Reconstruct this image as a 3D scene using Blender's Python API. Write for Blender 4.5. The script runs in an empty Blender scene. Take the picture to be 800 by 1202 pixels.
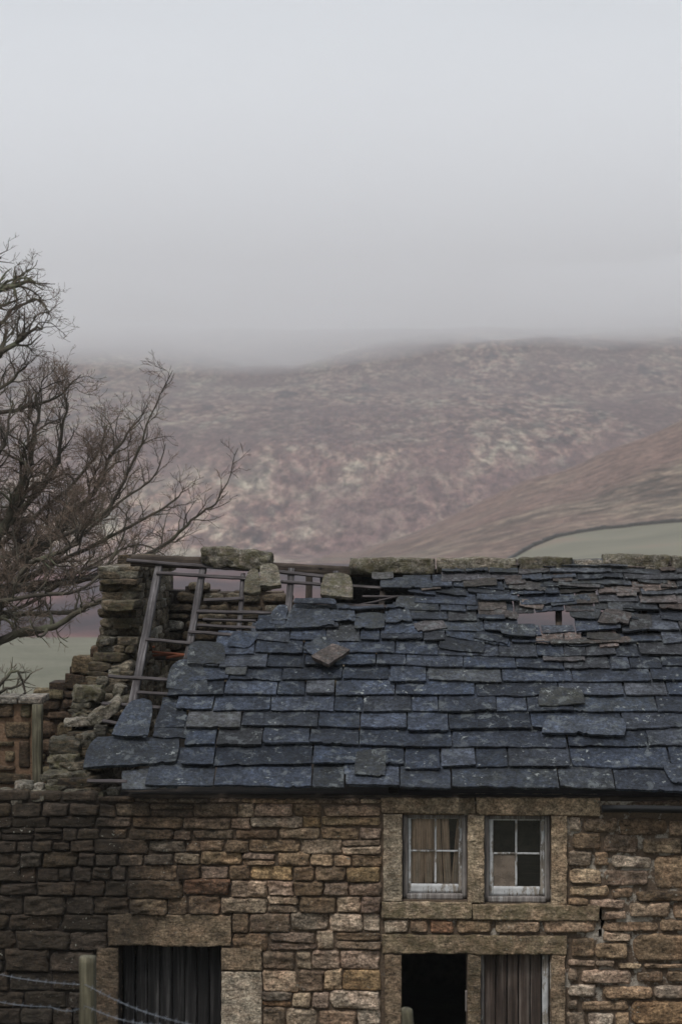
import bpy, math, random
from mathutils import Vector, Matrix, noise

random.seed(7)
S = bpy.context.scene
COL = S.collection
rad = math.radians

# ------------------------------------------------------------------ camera
CAMZ, YAW, FPX = 7.2, rad(2.0), 2000.0
FW = Vector((-math.sin(YAW), math.cos(YAW), 0)); RT = Vector((math.cos(YAW), math.sin(YAW), 0)); UPV = Vector((0, 0, 1))
CAM = Vector((0, 0, CAMZ))
cd = bpy.data.cameras.new('camera'); cam = bpy.data.objects.new('camera', cd); COL.objects.link(cam)
cam.location = CAM; cam.rotation_euler = (math.pi / 2, 0, YAW)
cd.sensor_fit = 'VERTICAL'; cd.sensor_height = 36; cd.sensor_width = 24; cd.lens = FPX / 1202 * 36
cd.clip_start = .1; cd.clip_end = 12000
cd.dof.use_dof = True; cd.dof.focus_distance = 20.5; cd.dof.aperture_fstop = 2.2
S.camera = cam

# ------------------------------------------------------------------ light: overcast daylight
SUN_EL, SUN_AZ = 60, 205
w = bpy.data.worlds.new('World'); S.world = w; w.use_nodes = True
wt = w.node_tree; wt.nodes.clear()
wo = wt.nodes.new('ShaderNodeOutputWorld'); bg = wt.nodes.new('ShaderNodeBackground')
sky = wt.nodes.new('ShaderNodeTexSky'); sky.sky_type = 'NISHITA'; sky.sun_disc = False
sky.sun_elevation = rad(SUN_EL); sky.sun_rotation = rad(SUN_AZ); sky.dust_density = 4; sky.air_density = 1
hs = wt.nodes.new('ShaderNodeHueSaturation'); hs.inputs['Saturation'].default_value = .15
mx = wt.nodes.new('ShaderNodeMixRGB'); mx.inputs[0].default_value = .85; mx.inputs[2].default_value = (8.8, 9.55, 10.4, 1)
wt.links.new(sky.outputs[0], hs.inputs['Color']); wt.links.new(hs.outputs[0], mx.inputs[1])
tc = wt.nodes.new('ShaderNodeTexCoord'); sx = wt.nodes.new('ShaderNodeSeparateXYZ'); wt.links.new(tc.outputs['Generated'], sx.inputs[0])
rp_ = wt.nodes.new('ShaderNodeValToRGB'); wt.links.new(sx.outputs[2], rp_.inputs[0])
rp_.color_ramp.elements[0].position = .0; rp_.color_ramp.elements[0].color = (.33, .33, .33, 1)
rp_.color_ramp.elements[1].position = 1.; rp_.color_ramp.elements[1].color = (.82, .82, .82, 1)
e_ = rp_.color_ramp.elements.new(.35); e_.color = (.335, .335, .335, 1)
mm = wt.nodes.new('ShaderNodeMixRGB'); mm.blend_type = 'MULTIPLY'; mm.inputs[0].default_value = 1
wt.links.new(mx.outputs[0], mm.inputs[1]); wt.links.new(rp_.outputs[0], mm.inputs[2]); wt.links.new(mm.outputs[0], bg.inputs[0]); bg.inputs[1].default_value = .107
wt.links.new(bg.outputs[0], wo.inputs[0])
sl = bpy.data.lights.new('sun', 'SUN'); sl.energy = 1.5; sl.angle = rad(16); sl.color = (1, .97, .93)
sun = bpy.data.objects.new('sun', sl); COL.objects.link(sun)
sdir = Vector((math.sin(rad(SUN_AZ)) * math.cos(rad(SUN_EL)), math.cos(rad(SUN_AZ)) * math.cos(rad(SUN_EL)), math.sin(rad(SUN_EL))))
sun.rotation_euler = sdir.to_track_quat('Z', 'Y').to_euler()
S.view_settings.view_transform = 'Standard'; S.view_settings.look = 'None'
S.view_settings.exposure = .6; S.view_settings.gamma = 1; S.view_settings.use_curve_mapping = False
S.render.engine = 'CYCLES'
S.cycles.volume_bounces = 16; S.cycles.max_bounces = 16; S.cycles.diffuse_bounces = 5; S.cycles.glossy_bounces = 3; S.cycles.transparent_max_bounces = 12
S.cycles.use_denoising = True

# ------------------------------------------------------------------ helpers
def ray(px, py): return FW + RT * ((px - 400) / FPX) + UPV * ((601 - py) / FPX)
def P(px, py, Y):
    d = ray(px, py); return CAM + d * (Y / d.y)
def proj(p):
    q = Vector(p) - CAM; dd = q.dot(FW)
    return 400 + FPX * q.dot(RT) / dd, 601 - FPX * q.z / dd
def nz(x, y=0., z=0.): return noise.noise(Vector((x, y, z)))
def fb(v, o=3):
    s = 0; a = 1
    for _ in range(o):
        s += a * noise.noise(v); v = v * 2.07 + Vector((3.1, 1.7, 5.3)); a *= .5
    return s
def ss(a, b, x):
    t = min(1, max(0, (x - a) / (b - a))); return t * t * (3 - 2 * t)
def lerp_tab(tab, x):
    tab = sorted(tab)
    if x <= tab[0][0]: return tab[0][1]
    for (a, va), (b, vb) in zip(tab, tab[1:]):
        if x <= b: return va + (vb - va) * (x - a) / (b - a)
    return tab[-1][1]

def tag(o, label=None, cat=None, group=None, kind=None):
    if label: o['label'] = label
    if cat: o['category'] = cat
    if group: o['group'] = group
    if kind: o['kind'] = kind
    return o
def empty(name, loc):
    o = bpy.data.objects.new(name, None); o.location = loc; COL.objects.link(o); return o

class MB:
    def __init__(s): s.v = []; s.f = []; s.c = []; s.flat = []
    def add(s, vs, fs, tint=(.5, 0, 0), flat=False):
        n = len(s.v); s.v += [tuple(p) for p in vs]; s.f += [tuple(i + n for i in f) for f in fs]
        s.c += [(tint[0], tint[1], tint[2], 1.)] * len(vs); s.flat += [flat] * len(fs)
    def build(s, name, mat, parent=None, origin=None):
        me = bpy.data.meshes.new(name)
        off = Vector(origin) if origin is not None else Vector((0, 0, 0))
        me.from_pydata([(p[0] - off.x, p[1] - off.y, p[2] - off.z) for p in s.v], [], s.f)
        at = me.color_attributes.new('tint', 'FLOAT_COLOR', 'POINT')
        at.data.foreach_set('color', [x for c in s.c for x in c])
        me.polygons.foreach_set('use_smooth', [not b for b in s.flat])
        me.materials.append(mat); me.update()
        o = bpy.data.objects.new(name, me); COL.objects.link(o)
        wl = off
        if parent: o.parent = parent; o.location = wl - world_loc(parent)
        else: o.location = wl
        return o
def world_loc(o):
    l = Vector(o.location)
    while o.parent: o = o.parent; l += Vector(o.location)
    return l

def box(mb, lo, hi, tint=(.5, 0, 0)):
    x0, y0, z0 = lo; x1, y1, z1 = hi
    v = [(x0,y0,z0),(x1,y0,z0),(x1,y1,z0),(x0,y1,z0),(x0,y0,z1),(x1,y0,z1),(x1,y1,z1),(x0,y1,z1)]
    f = [(0,3,2,1),(4,5,6,7),(0,1,5,4),(1,2,6,5),(2,3,7,6),(3,0,4,7)]
    mb.add(v, f, tint, True)

def X_(h): return min(h, .18) * .1
def rough_box(mb, fr, size, k=.12, amp=.01, fq=5, n=(6, 4, 4), tint=(.5, 0, 0), seed=None, chips=0):
    """rounded, weathered block. fr: (centre, X, Y, Z unit axes)"""
    c, X, Y, Z = fr; hx, hy, hz = size[0] / 2, size[1] / 2, size[2] / 2
    sd = random.random() * 99 if seed is None else seed; mh = 1.6 * min(hx, hy, hz)
    idx = {}; vs = []; fs = []
    nx, ny, nzz = n
    if tint[2] == 0: tint = (tint[0], tint[1], random.random())
    pl = []
    for _ in range(chips):
        v_ = Vector((random.choice((-1, 1)) * random.uniform(.3, 1), random.choice((-1, 1)) * random.uniform(.1, 1), random.choice((-1, 1)) * random.uniform(.2, 1))).normalized()
        pl.append((v_, (abs(v_.x) + abs(v_.y) + abs(v_.z)) * random.uniform(.66, .9)))
    def cl(t): return math.sin(t * math.pi / 2) * .35 + t * .65
    def vert(i, j, l):
        key = (i, j, l)
        if key in idx: return idx[key]
        a, b, g = cl(2 * i / nx - 1), cl(2 * j / ny - 1), cl(2 * l / nzz - 1)
        def sh(t_, p_, q_, h_): return t_ * (1 - (1 - math.sqrt(max(0, 1 - k * p_ * p_ - k * q_ * q_ + k * k * p_ * p_ * q_ * q_ * 1.3))) * min(1, mh / h_))
        a2, b2, g2 = sh(a, b, g, hx), sh(b, a, g, hy), sh(g, b, a, hz)
        qn = Vector((a2, b2, g2))
        for v_, d_ in pl:
            o_ = qn.dot(v_) - d_
            if o_ > 0: qn -= v_ * o_
        q = Vector((qn.x * hx, qn.y * hy, qn.z * hz))
        w_ = Vector((q.x, q.y, q.z)) * fq + Vector((sd, sd * .7, sd * 1.3))
        d = Vector((fb(w_, 3), fb(w_ + Vector((11, 5, 2)), 3), fb(w_ + Vector((4, 15, 9)), 3))) * amp
        rr_ = abs(noise.noise(w_ * 1.9 + Vector((7, 2, 5)))) - .22
        q += d - Vector((a2 * X_(hx), b2 * X_(hy), g2 * X_(hz))) * rr_ * 2.4 * amp / .02
        vs.append(c + X * q.x + Y * q.y + Z * q.z); idx[key] = len(vs) - 1
        return idx[key]
    for i in range(nx):
        for j in range(ny):
            fs.append((vert(i, j, 0), vert(i, j + 1, 0), vert(i + 1, j + 1, 0), vert(i + 1, j, 0)))
            fs.append((vert(i, j, nzz), vert(i + 1, j, nzz), vert(i + 1, j + 1, nzz), vert(i, j + 1, nzz)))
    for i in range(nx):
        for l in range(nzz):
            fs.append((vert(i, 0, l), vert(i + 1, 0, l), vert(i + 1, 0, l + 1), vert(i, 0, l + 1)))
            fs.append((vert(i, ny, l), vert(i, ny, l + 1), vert(i + 1, ny, l + 1), vert(i + 1, ny, l)))
    for j in range(ny):
        for l in range(nzz):
            fs.append((vert(0, j, l), vert(0, j, l + 1), vert(0, j + 1, l + 1), vert(0, j + 1, l)))
            fs.append((vert(nx, j, l), vert(nx, j + 1, l), vert(nx, j + 1, l + 1), vert(nx, j, l + 1)))
    mb.add(vs, fs, tint)
AX = (Vector((1, 0, 0)), Vector((0, 1, 0)), Vector((0, 0, 1)))
def frame(c, rx=0, ry=0, rz=0):
    m = Matrix.Rotation(rz, 3, 'Z') @ Matrix.Rotation(ry, 3, 'Y') @ Matrix.Rotation(rx, 3, 'X')
    return (Vector(c), m @ AX[0], m @ AX[1], m @ AX[2])

def tube(mb, pts, rs, sides=6, tint=(.5, 0, 0), cap=True):
    vs = []; fs = []; n = len(pts)
    up = Vector((.3, .2, 1)).normalized()
    for i, p in enumerate(pts):
        t = (pts[min(i + 1, n - 1)] - pts[max(i - 1, 0)]).normalized()
        a = t.cross(up)
        if a.length < .05: a = t.cross(Vector((1, 0, 0)))
        a.normalize(); b = t.cross(a)
        for s_ in range(sides):
            an = 2 * math.pi * s_ / sides
            vs.append(p + (a * math.cos(an) + b * math.sin(an)) * rs[i])
    for i in range(n - 1):
        for s_ in range(sides):
            s2 = (s_ + 1) % sides
            fs.append((i * sides + s_, i * sides + s2, (i + 1) * sides + s2, (i + 1) * sides + s_))
    if cap:
        fs.append(tuple(range(sides))[::-1]); fs.append(tuple((n - 1) * sides + q for q in range(sides)))
    mb.add(vs, fs, tint)

# ------------------------------------------------------------------ node helper
class NT:
    def __init__(s, name):
        s.m = bpy.data.materials.new(name); s.m.use_nodes = True; s.t = s.m.node_tree; s.t.nodes.clear()
        s.out = s.t.nodes.new('ShaderNodeOutputMaterial')
        s.b = s.t.nodes.new('ShaderNodeBsdfPrincipled'); s.t.links.new(s.b.outputs[0], s.out.inputs[0])
        s.b.inputs['Specular IOR Level'].default_value = .3
    def n(s, ty, **k):
        x = s.t.nodes.new('ShaderNode' + ty)
        for a, v in k.items(): setattr(x, a, v)
        return x
    def l(s, a, b): s.t.links.new(a, b)
    def setin(s, node, key, v):
        if hasattr(v, 'is_linked') or isinstance(v, bpy.types.NodeSocket): s.l(v, node.inputs[key])
        else: node.inputs[key].default_value = v
    def pos(s): return s.n('NewGeometry').outputs['Position']
    def obj(s): return s.n('TexCoord').outputs['Object']
    def mapping(s, v, scale=(1, 1, 1), rot=(0, 0, 0)):
        m = s.n('Mapping'); s.l(v, m.inputs[0]); m.inputs['Scale'].default_value = scale; m.inputs['Rotation'].default_value = rot
        return m.outputs[0]
    def noise(s, v, scale, detail=4, rough=.55, dist=0):
        x = s.n('TexNoise'); s.l(v, x.inputs['Vector']); x.inputs['Scale'].default_value = scale
        x.inputs['Detail'].default_value = detail; x.inputs['Roughness'].default_value = rough; x.inputs['Distortion'].default_value = dist
        return x.outputs['Fac']
    def ramp(s, f, stops, interp='LINEAR'):
        r = s.n('ValToRGB'); s.setin(r, 0, f); e = r.color_ramp.elements; r.color_ramp.interpolation = interp
        while len(e) < len(stops): e.new(.5)
        for i, (p, c) in enumerate(stops):
            e[i].position = p
            if not isinstance(c, (tuple, list)): c = (c, c, c)
            e[i].color = (*c, 1)
        return r.outputs[0]
    def mix(s, f, a, b, mode='MIX'):
        m = s.n('MixRGB', blend_type=mode)
        for k, v in ((0, f), (1, a), (2, b)):
            if isinstance(v, tuple): v = (*v, 1)
            s.setin(m, k, v)
        return m.outputs[0]
    def math(s, op, a, b=0.):
        m = s.n('Math', operation=op); s.setin(m, 0, a); s.setin(m, 1, b); return m.outputs[0]
    def tint(s):
        a = s.n('Attribute'); a.attribute_name = 'tint'; q = s.n('SeparateColor'); s.l(a.outputs['Color'], q.inputs[0]); return q.outputs
    def xyz(s, v):
        q = s.n('SeparateXYZ'); s.l(v, q.inputs[0]); return q.outputs
    def bump(s, h, strength=.5, dist=.01, prev=None):
        b = s.n('Bump'); b.inputs['Strength'].default_value = strength; b.inputs['Distance'].default_value = dist
        s.l(h, b.inputs['Height'])
        if prev is not None: s.l(prev, b.inputs['Normal'])
        return b.outputs[0]
    def fin(s, col, rough=.9, normal=None):
        s.setin(s.b, 'Base Color', (*col, 1) if isinstance(col, tuple) else col); s.setin(s.b, 'Roughness', rough)
        if normal is not None: s.l(normal, s.b.inputs['Normal'])
        return s.m

def sandstone(name, stops, stain=None, lichen=.3, moss=True, mortarish=False, grit=1.):
    """stops: colour ramp over the per-stone tint; stain: (x_start, x_end, strength) soot/damp staining of the left part"""
    t = NT(name); p = t.pos(); ti = t.tint()
    c = t.ramp(ti[0], stops)
    c = t.mix(1., c, t.ramp(ti[2], [(0, .55), (.5, .95), (1, 1.45)]), 'MULTIPLY')
    n1 = t.noise(p, 5.5, 6, .65); n2 = t.noise(p, 34, 5, .7); n3 = t.noise(t.mapping(p, (1, 1, 3.5)), 9, 5, .6, .6)
    c = t.mix(1., c, t.ramp(n1, [(.28, .42), (.48, .9), (.72, 1.5)]), 'MULTIPLY')
    c = t.mix(1., c, t.ramp(n2, [(.33, .35), (.5, .95), (.7, 1.6)]), 'MULTIPLY')
    n4 = t.noise(t.mapping(p, (1, 1, 1.6)), 15, 7, .78, .3)
    c = t.mix(1., c, t.ramp(n4, [(.36, .22), (.44, .72), (.54, 1.1), (.66, 1.7)]), 'MULTIPLY')
    c = t.mix(t.ramp(t.noise(p, 4, 4, .6), [(.45, 0), (.62, .45)]), c, t.mix(1., c, (1.0, .84, .8), 'MULTIPLY'))
    c = t.mix(t.ramp(n3, [(.52, 0), (.7, .5)]), c, (.19, .122, .065), 'MIX')       # iron-brown bands
    blk = t.noise(p, 2.3, 6, .7)
    c = t.mix(t.ramp(blk, [(.5, 0), (.7, .6)]), c, (.026, .022, .018))             # soot in patches
    if moss:
        mo = t.math('MULTIPLY', ti[1], t.ramp(t.noise(p, 9, 5, .7), [(.38, 0), (.6, 1)]))
        c = t.mix(t.math('MULTIPLY', mo, .75), c, (.078, .07, .03))
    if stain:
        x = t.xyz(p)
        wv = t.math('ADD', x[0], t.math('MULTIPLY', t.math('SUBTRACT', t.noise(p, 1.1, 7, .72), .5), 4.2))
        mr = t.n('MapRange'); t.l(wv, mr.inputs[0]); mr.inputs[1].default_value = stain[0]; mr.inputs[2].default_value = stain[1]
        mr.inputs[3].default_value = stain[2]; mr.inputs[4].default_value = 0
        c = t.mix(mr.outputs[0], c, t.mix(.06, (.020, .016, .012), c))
    if lichen:
        sp = t.ramp(t.noise(p, 26, 3, .5), [(.66, 0), (.69, 1)])
        ar = t.ramp(t.noise(p, 1.9, 3, .6), [(.5, 0), (.6, 1)])
        c = t.mix(t.math('MULTIPLY', t.math('MULTIPLY', sp, ar), lichen), c, (.34, .33, .28))
    sp2 = t.ramp(t.noise(p, 60, 2, .5), [(.7, 0), (.74, .45)])
    c = t.mix(sp2, c, (.3, .26, .2))
    nb = t.bump(t.noise(t.mapping(p, (1, 1, 2)), 14, 8, .68), 1. * grit, .05)
    nb = t.bump(t.noise(p, 75, 5, .7), 1. * grit, .012, nb)
    return t.fin(c, .93, nb)

def slate_mat(name='slate', bright=1.):
    t = NT(name); p = t.pos(); ti = t.tint()
    B = bright
    c = t.ramp(ti[0], [(0, (.016*B, .021*B, .032*B)), (.35, (.027*B, .0325*B, .046*B)), (.6, (.034*B, .036*B, .042*B)), (.8, (.042*B, .036*B, .036*B)), (1, (.10*B, .074*B, .064*B))])
    c = t.mix(1., c, t.ramp(ti[2], [(0, .6), (.5, 1.), (1, 1.7)]), 'MULTIPLY')
    c = t.mix(1., c, t.ramp(t.noise(p, 4.5, 6, .7), [(.3, .4), (.5, 1.), (.7, 2.)]), 'MULTIPLY')
    c = t.mix(1., c, t.ramp(t.noise(p, 22, 7, .78), [(.36, .3), (.5, 1.), (.66, 2.2)]), 'MULTIPLY')
    vo = t.n('TexVoronoi', feature='DISTANCE_TO_EDGE'); wp = t.n('VectorMath', operation='ADD'); nn = t.n('TexNoise'); t.l(p, nn.inputs['Vector']); nn.inputs['Scale'].default_value = 5; t.l(p, wp.inputs[0]); t.l(nn.outputs['Color'], wp.inputs[1]); t.l(wp.outputs[0], vo.inputs['Vector']); vo.inputs['Scale'].default_value = 1.7
    crk = t.math('MULTIPLY', t.ramp(vo.outputs['Distance'], [(0., 1), (.012, 0)]), t.ramp(t.noise(p, 1.6, 2, .5), [(.5, 0), (.56, .85)]))
    c = t.mix(crk, c, (.006, .006, .007))
    li = t.math('MULTIPLY', t.ramp(t.noise(p, 7, 7, .72, .4), [(.54, 0), (.6, 1)]), t.ramp(t.noise(p, .9, 3, .6), [(.38, .12), (.62, .8)]))
    c = t.mix(t.math('MULTIPLY', li, .8), c, (.17, .185, .19))
    sp = t.math('MULTIPLY', t.ramp(t.noise(p, 17, 3, .55), [(.61, 0), (.66, 1)]), t.ramp(t.noise(p, 1.5, 4, .7), [(.54, 0), (.62, 1)]))
    c = t.mix(t.math('MULTIPLY', sp, .8), c, (.34, .36, .35))
    mo = t.math('MULTIPLY', ti[1], t.ramp(t.noise(p, 12, 5, .7), [(.35, 0), (.6, 1)]))
    c = t.mix(t.math('MULTIPLY', mo, .5), c, (.10, .098, .065))
    nb = t.bump(t.noise(t.mapping(p, (1, 1.4, 1.4)), 9, 9, .75), 1., .06)
    nb = t.bump(t.noise(p, 40, 6, .7), 1., .012, nb)
    r = t.ramp(t.noise(p, 9, 4, .6), [(.3, .5), (.7, .85)])
    return t.fin(c, r, nb)

def wood(name, cols, axis=2, paint=None, scale=1.):
    t = NT(name); p = t.obj()
    s = [26, 26, 26]; s[axis] = 1.4; s = tuple(v * scale for v in s)
    g = t.noise(t.mapping(p, s), 1, 6, .6, .3); g2 = t.noise(p, 3, 4, .6)
    s3 = [90, 90, 90]; s3[axis] = 3
    f = t.noise(t.mapping(p, tuple(s3)), 1, 4, .6)
    c = t.ramp(g, [(.3, cols[0]), (.5, cols[1]), (.72, cols[2])])
    c = t.mix(1., c, t.ramp(g2, [(.3, .6), (.7, 1.3)]), 'MULTIPLY')
    c = t.mix(1., c, t.ramp(f, [(.35, .6), (.6, 1.15)]), 'MULTIPLY')
    if paint:
        sm = [8, 8, 8]; sm[axis] = 2.5
        pm = t.ramp(t.noise(t.mapping(p, tuple(sm)), 1, 8, .75), [(paint[1], 0), (paint[1] + .04, 1)])
        c = t.mix(pm, c, t.mix(1., paint[0], t.ramp(t.noise(p, 9, 5, .6), [(.3, .7), (.6, 1)]), 'MULTIPLY'))
    nb = t.bump(t.mix(.5, g, f), .7, .008)
    return t.fin(c, .85, nb)

STOPS = [(0, (.17, .112, .07)), (.2, (.28, .195, .12)), (.38, (.375, .258, .168)), (.5, (.355, .258, .195)), (.64, (.44, .322, .22)), (.78, (.47, .385, .30)), (.92, (.385, .26, .135)), (1, (.2, .10, .065))]
M = {}
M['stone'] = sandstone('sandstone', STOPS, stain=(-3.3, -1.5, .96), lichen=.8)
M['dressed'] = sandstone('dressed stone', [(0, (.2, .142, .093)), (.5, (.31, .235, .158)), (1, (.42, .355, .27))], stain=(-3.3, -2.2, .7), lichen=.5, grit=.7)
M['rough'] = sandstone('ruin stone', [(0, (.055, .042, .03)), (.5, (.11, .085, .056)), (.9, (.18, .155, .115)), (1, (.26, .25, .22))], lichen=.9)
M['brown'] = sandstone('brown stone', [(0, (.07, .045, .03)), (.5, (.105, .068, .044)), (1, (.15, .125, .075))], lichen=.2)
M['boulder'] = sandstone('mossy boulder', [(0, (.06, .055, .045)), (.5, (.14, .128, .10)), (1, (.30, .27, .23))], lichen=1)
M['slate'] = slate_mat()
def mortar(name, dark, pale, amt):
    t = NT(name); p = t.pos()
    x = t.xyz(p)
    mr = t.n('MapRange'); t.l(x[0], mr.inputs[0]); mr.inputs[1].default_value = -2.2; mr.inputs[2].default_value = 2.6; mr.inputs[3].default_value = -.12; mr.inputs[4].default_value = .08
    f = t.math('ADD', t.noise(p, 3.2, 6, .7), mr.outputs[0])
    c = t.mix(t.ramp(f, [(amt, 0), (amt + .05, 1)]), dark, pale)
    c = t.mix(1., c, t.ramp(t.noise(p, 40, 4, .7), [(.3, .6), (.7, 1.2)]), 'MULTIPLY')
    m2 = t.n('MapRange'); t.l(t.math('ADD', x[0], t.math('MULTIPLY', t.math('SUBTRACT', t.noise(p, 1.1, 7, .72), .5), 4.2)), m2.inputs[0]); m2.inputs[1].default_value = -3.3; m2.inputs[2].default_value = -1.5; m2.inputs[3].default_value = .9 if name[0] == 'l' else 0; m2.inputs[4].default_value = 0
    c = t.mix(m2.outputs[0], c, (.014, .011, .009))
    return t.fin(c, .95, t.bump(t.noise(p, 30, 6, .7), 1, .02))
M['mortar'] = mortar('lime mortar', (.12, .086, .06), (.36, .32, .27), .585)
M['mortar_warm'] = mortar('pointing mortar', (.17, .105, .065), (.22, .15, .10), .45)
def plain(name, col, rough=.9, metal=0, fq=8, var=.4, bs=.3):
    t = NT(name); p = t.pos()
    c = t.mix(1., col, t.ramp(t.noise(p, fq, 6, .65), [(.3, 1 - var), (.7, 1 + var)]), 'MULTIPLY')
    t.b.inputs['Metallic'].default_value = metal
    return t.fin(c, rough, t.bump(t.noise(p, fq * 4, 5, .6), bs, .01))
M['inner'] = plain('sooty plaster', (.09, .075, .06))
M['rafter'] = wood('weathered rafter', [(.022, .018, .018), (.07, .062, .062), (.18, .165, .165)], 0)
M['lath'] = wood('roof lath', [(.022, .018, .017), (.06, .05, .05), (.14, .125, .125)], 0)
M['darkwood'] = wood('dark board', [(.03, .022, .018), (.06, .045, .035), (.10, .08, .065)], 0)
M['door_dark'] = wood('sooty door boards', [(.004, .0036, .0036), (.014, .0125, .0125), (.075, .07, .068)], 2, None, .6)
M['door_brown'] = wood('brown door boards', [(.03, .021, .017), (.07, .05, .04), (.15, .125, .108)], 2, None, .6)
M['frame'] = wood('bare window timber', [(.09, .08, .07), (.17, .15, .14), (.28, .26, .24)], 2, ((.3, .29, .28), .58))
M['white'] = wood('flaking white paint', [(.10, .085, .07), (.22, .19, .16), (.3, .27, .24)], 2, ((.5, .5, .5), .46))
M['board'] = wood('pale boards', [(.40, .28, .2), (.7, .52, .40), (.8, .7, .6)], 2, None, .38)
M['post'] = wood('mossy post', [(.04, .036, .025), (.09, .08, .052), (.16, .145, .10)], 2)
M['gutter'] = plain('black gutter', (.009, .009, .01), .7, 0)
M['wire'] = plain('galvanised wire', (.25, .27, .31), .4, .7)
def glass(name, dirt, dcol):
    t = NT(name); p = t.pos()
    tr = t.n('BsdfTransparent'); tr.inputs[0].default_value = (.95, .94, .92, 1); gl = t.n('BsdfGlossy'); gl.inputs['Roughness'].default_value = .06
    lw = t.n('Fresnel'); lw.inputs[0].default_value = 1.45
    m1 = t.n('MixShader'); t.l(lw.outputs[0], m1.inputs[0]); t.l(tr.outputs[0], m1.inputs[1]); t.l(gl.outputs[0], m1.inputs[2])
    df = t.n('BsdfDiffuse'); df.inputs[0].default_value = (*dcol, 1)
    m2 = t.n('MixShader'); t.l(t.ramp(t.noise(p, 6, 5, .6), [(.3, dirt * .4), (.7, dirt)]), m2.inputs[0])
    t.l(m1.outputs[0], m2.inputs[1]); t.l(df.outputs[0], m2.inputs[2]); t.l(m2.outputs[0], t.out.inputs[0])
    return t.m
M['glass'] = glass('window glass', .035, (.3, .28, .26)); M['dirty'] = glass('grimy window glass', .9, (.25, .2, .16))
t = NT('bark'); p = t.pos()
c = t.ramp(t.noise(p, 1.6, 4, .6), [(.35, (.045, .036, .03)), (.55, (.07, .06, .044)), (.7, (.11, .112, .07))])
M['bark'] = t.fin(c, .9, t.bump(t.noise(p, 12, 4, .6), .6, .02))
M['twig'] = plain('twig bark', (.14, .10, .075), .9, 0, 2, .4)

# ------------------------------------------------------------------ terrain
def Hnear(x, y):
    if y < 19.6: z = 5.7 - .24 * y if y < 17 else (5.7 - .24 * 17) * (1 - ss(17, 19.6, y))
    elif y < 35: z = 0
    else: z = -.045 * (y - 35) if y < 200 else -7.42
    z += .15 * nz(x * .15, y * .15) * ss(22, 40, abs(y)) + .6 * nz(x * .02, y * .02, 4) * ss(40, 120, y)
    if y > 60: z += ss(60, 130, y) * 1.5 * nz(x * .008, y * .01, 9)
    return z
def Hspur(x, y):
    hc = -10.8 + .415 * (x + 21) + 3 * nz(x * .02, 3.3) + 1.2 * nz(x * .06, 8.)
    if x > 100: hc -= .18 * (x - 100)
    top = max(0, hc + 10.5); tt = (y - 340) / 260
    prof = 1.03 * tt ** 1.25 if 0 < tt < 1 else (0 if tt <= 0 else 1.03 - ((tt - 1) ** 2) * .9)
    return -10.5 + top * max(0, prof) + 1.0 * nz(x * .03, y * .02, 2) * (1 if 0 < tt else 0)
def Hfar(x, y):
    z = -11 + max(0, y - 740) * (.187 - .02 * ss(1500, 2600, y))
    z += 24 * nz(x * .003 + y * .0012, y * .0016, 1) * ss(740, 1100, y) + 4 * nz(x * .011, y * .007, 7) * ss(740, 900, y)
    z += .028 * (x) * ss(800, 1400, y)
    return z
def sheet(name, H, xs, ys, mat, kind='structure', spread=None):
    mb = MB(); vs = []
    for y in ys:
        for u in xs:
            x = u * (spread(y) if spread else 1); vs.append((x, y, H(x, y)))
    nx = len(xs); fs = [(j * nx + i, j * nx + i + 1, (j + 1) * nx + i + 1, (j + 1) * nx + i) for j in range(len(ys) - 1) for i in range(nx - 1)]
    mb.add(vs, fs); return tag(mb.build(name, mat), kind=kind)
def rng(a, b, n, e=1): return [a + (b - a) * (i / n) ** e for i in range(n + 1)]

t = NT('pasture'); p = t.pos(); x = t.xyz(p)
c = t.ramp(t.noise(p, .12, 6, .65), [(.3, (.10, .098, .07)), (.5, (.125, .12, .086)), (.7, (.15, .14, .105))])
c = t.mix(1., c, t.ramp(t.noise(p, 1.5, 6, .7), [(.3, .75), (.7, 1.2)]), 'MULTIPLY')
yy = t.math('ADD', x[1], t.math('MULTIPLY', t.noise(p, .02, 4, .6), 30.))
md = t.ramp(t.noise(t.mapping(p, (1, .35, 1)), .05, 5, .6), [(.42, (.045, .033, .038)), (.55, (.085, .05, .05)), (.68, (.15, .075, .07))])
mr = t.n('MapRange'); t.l(yy, mr.inputs[0]); mr.inputs[1].default_value = 192; mr.inputs[2].default_value = 200
c = t.mix(mr.outputs[0], c, md)
M['pasture'] = t.fin(c, .95, t.bump(t.noise(p, 3, 6, .7), .6, .1))

def moor(name, rot, sc, cols, strk):
    t = NT(name); p = t.pos(); mp = t.mapping(p, strk, (0, 0, rot))
    a = t.noise(mp, .012 * sc, 8, .62, .5); b = t.noise(mp, .045 * sc, 6, .6, .4); d = t.noise(mp, .0028 * sc, 5, .6, .8)
    c = t.ramp(a, [(.36, cols[0]), (.46, cols[1]), (.54, cols[2]), (.64, cols[3])])
    c = t.mix(t.ramp(b, [(.42, .75), (.58, 0)]), c, cols[0])
    c = t.mix(t.ramp(b, [(.5, 0), (.66, .5)]), c, cols[4])
    c = t.mix(t.ramp(d, [(.4, .85), (.55, 0)]), c, cols[5])
    c = t.mix(1., c, t.ramp(t.noise(mp, .085 * sc, 6, .7, .5), [(.36, .42), (.5, .95), (.64, 1.4)]), 'MULTIPLY')
    c = t.mix(1., c, t.ramp(t.noise(mp, .4 * sc, 4, .65), [(.3, .7), (.7, 1.3)]), 'MULTIPLY')
    return t.fin(c, .97)
M['moor'] = moor('heather moor', rad(32), 1.7, [(.045, .03, .03), (.235, .135, .11), (.265, .182, .14), (.28, .245, .185), (.31, .285, .22), (.105, .062, .058)], (1.7, .5, 1))
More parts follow.
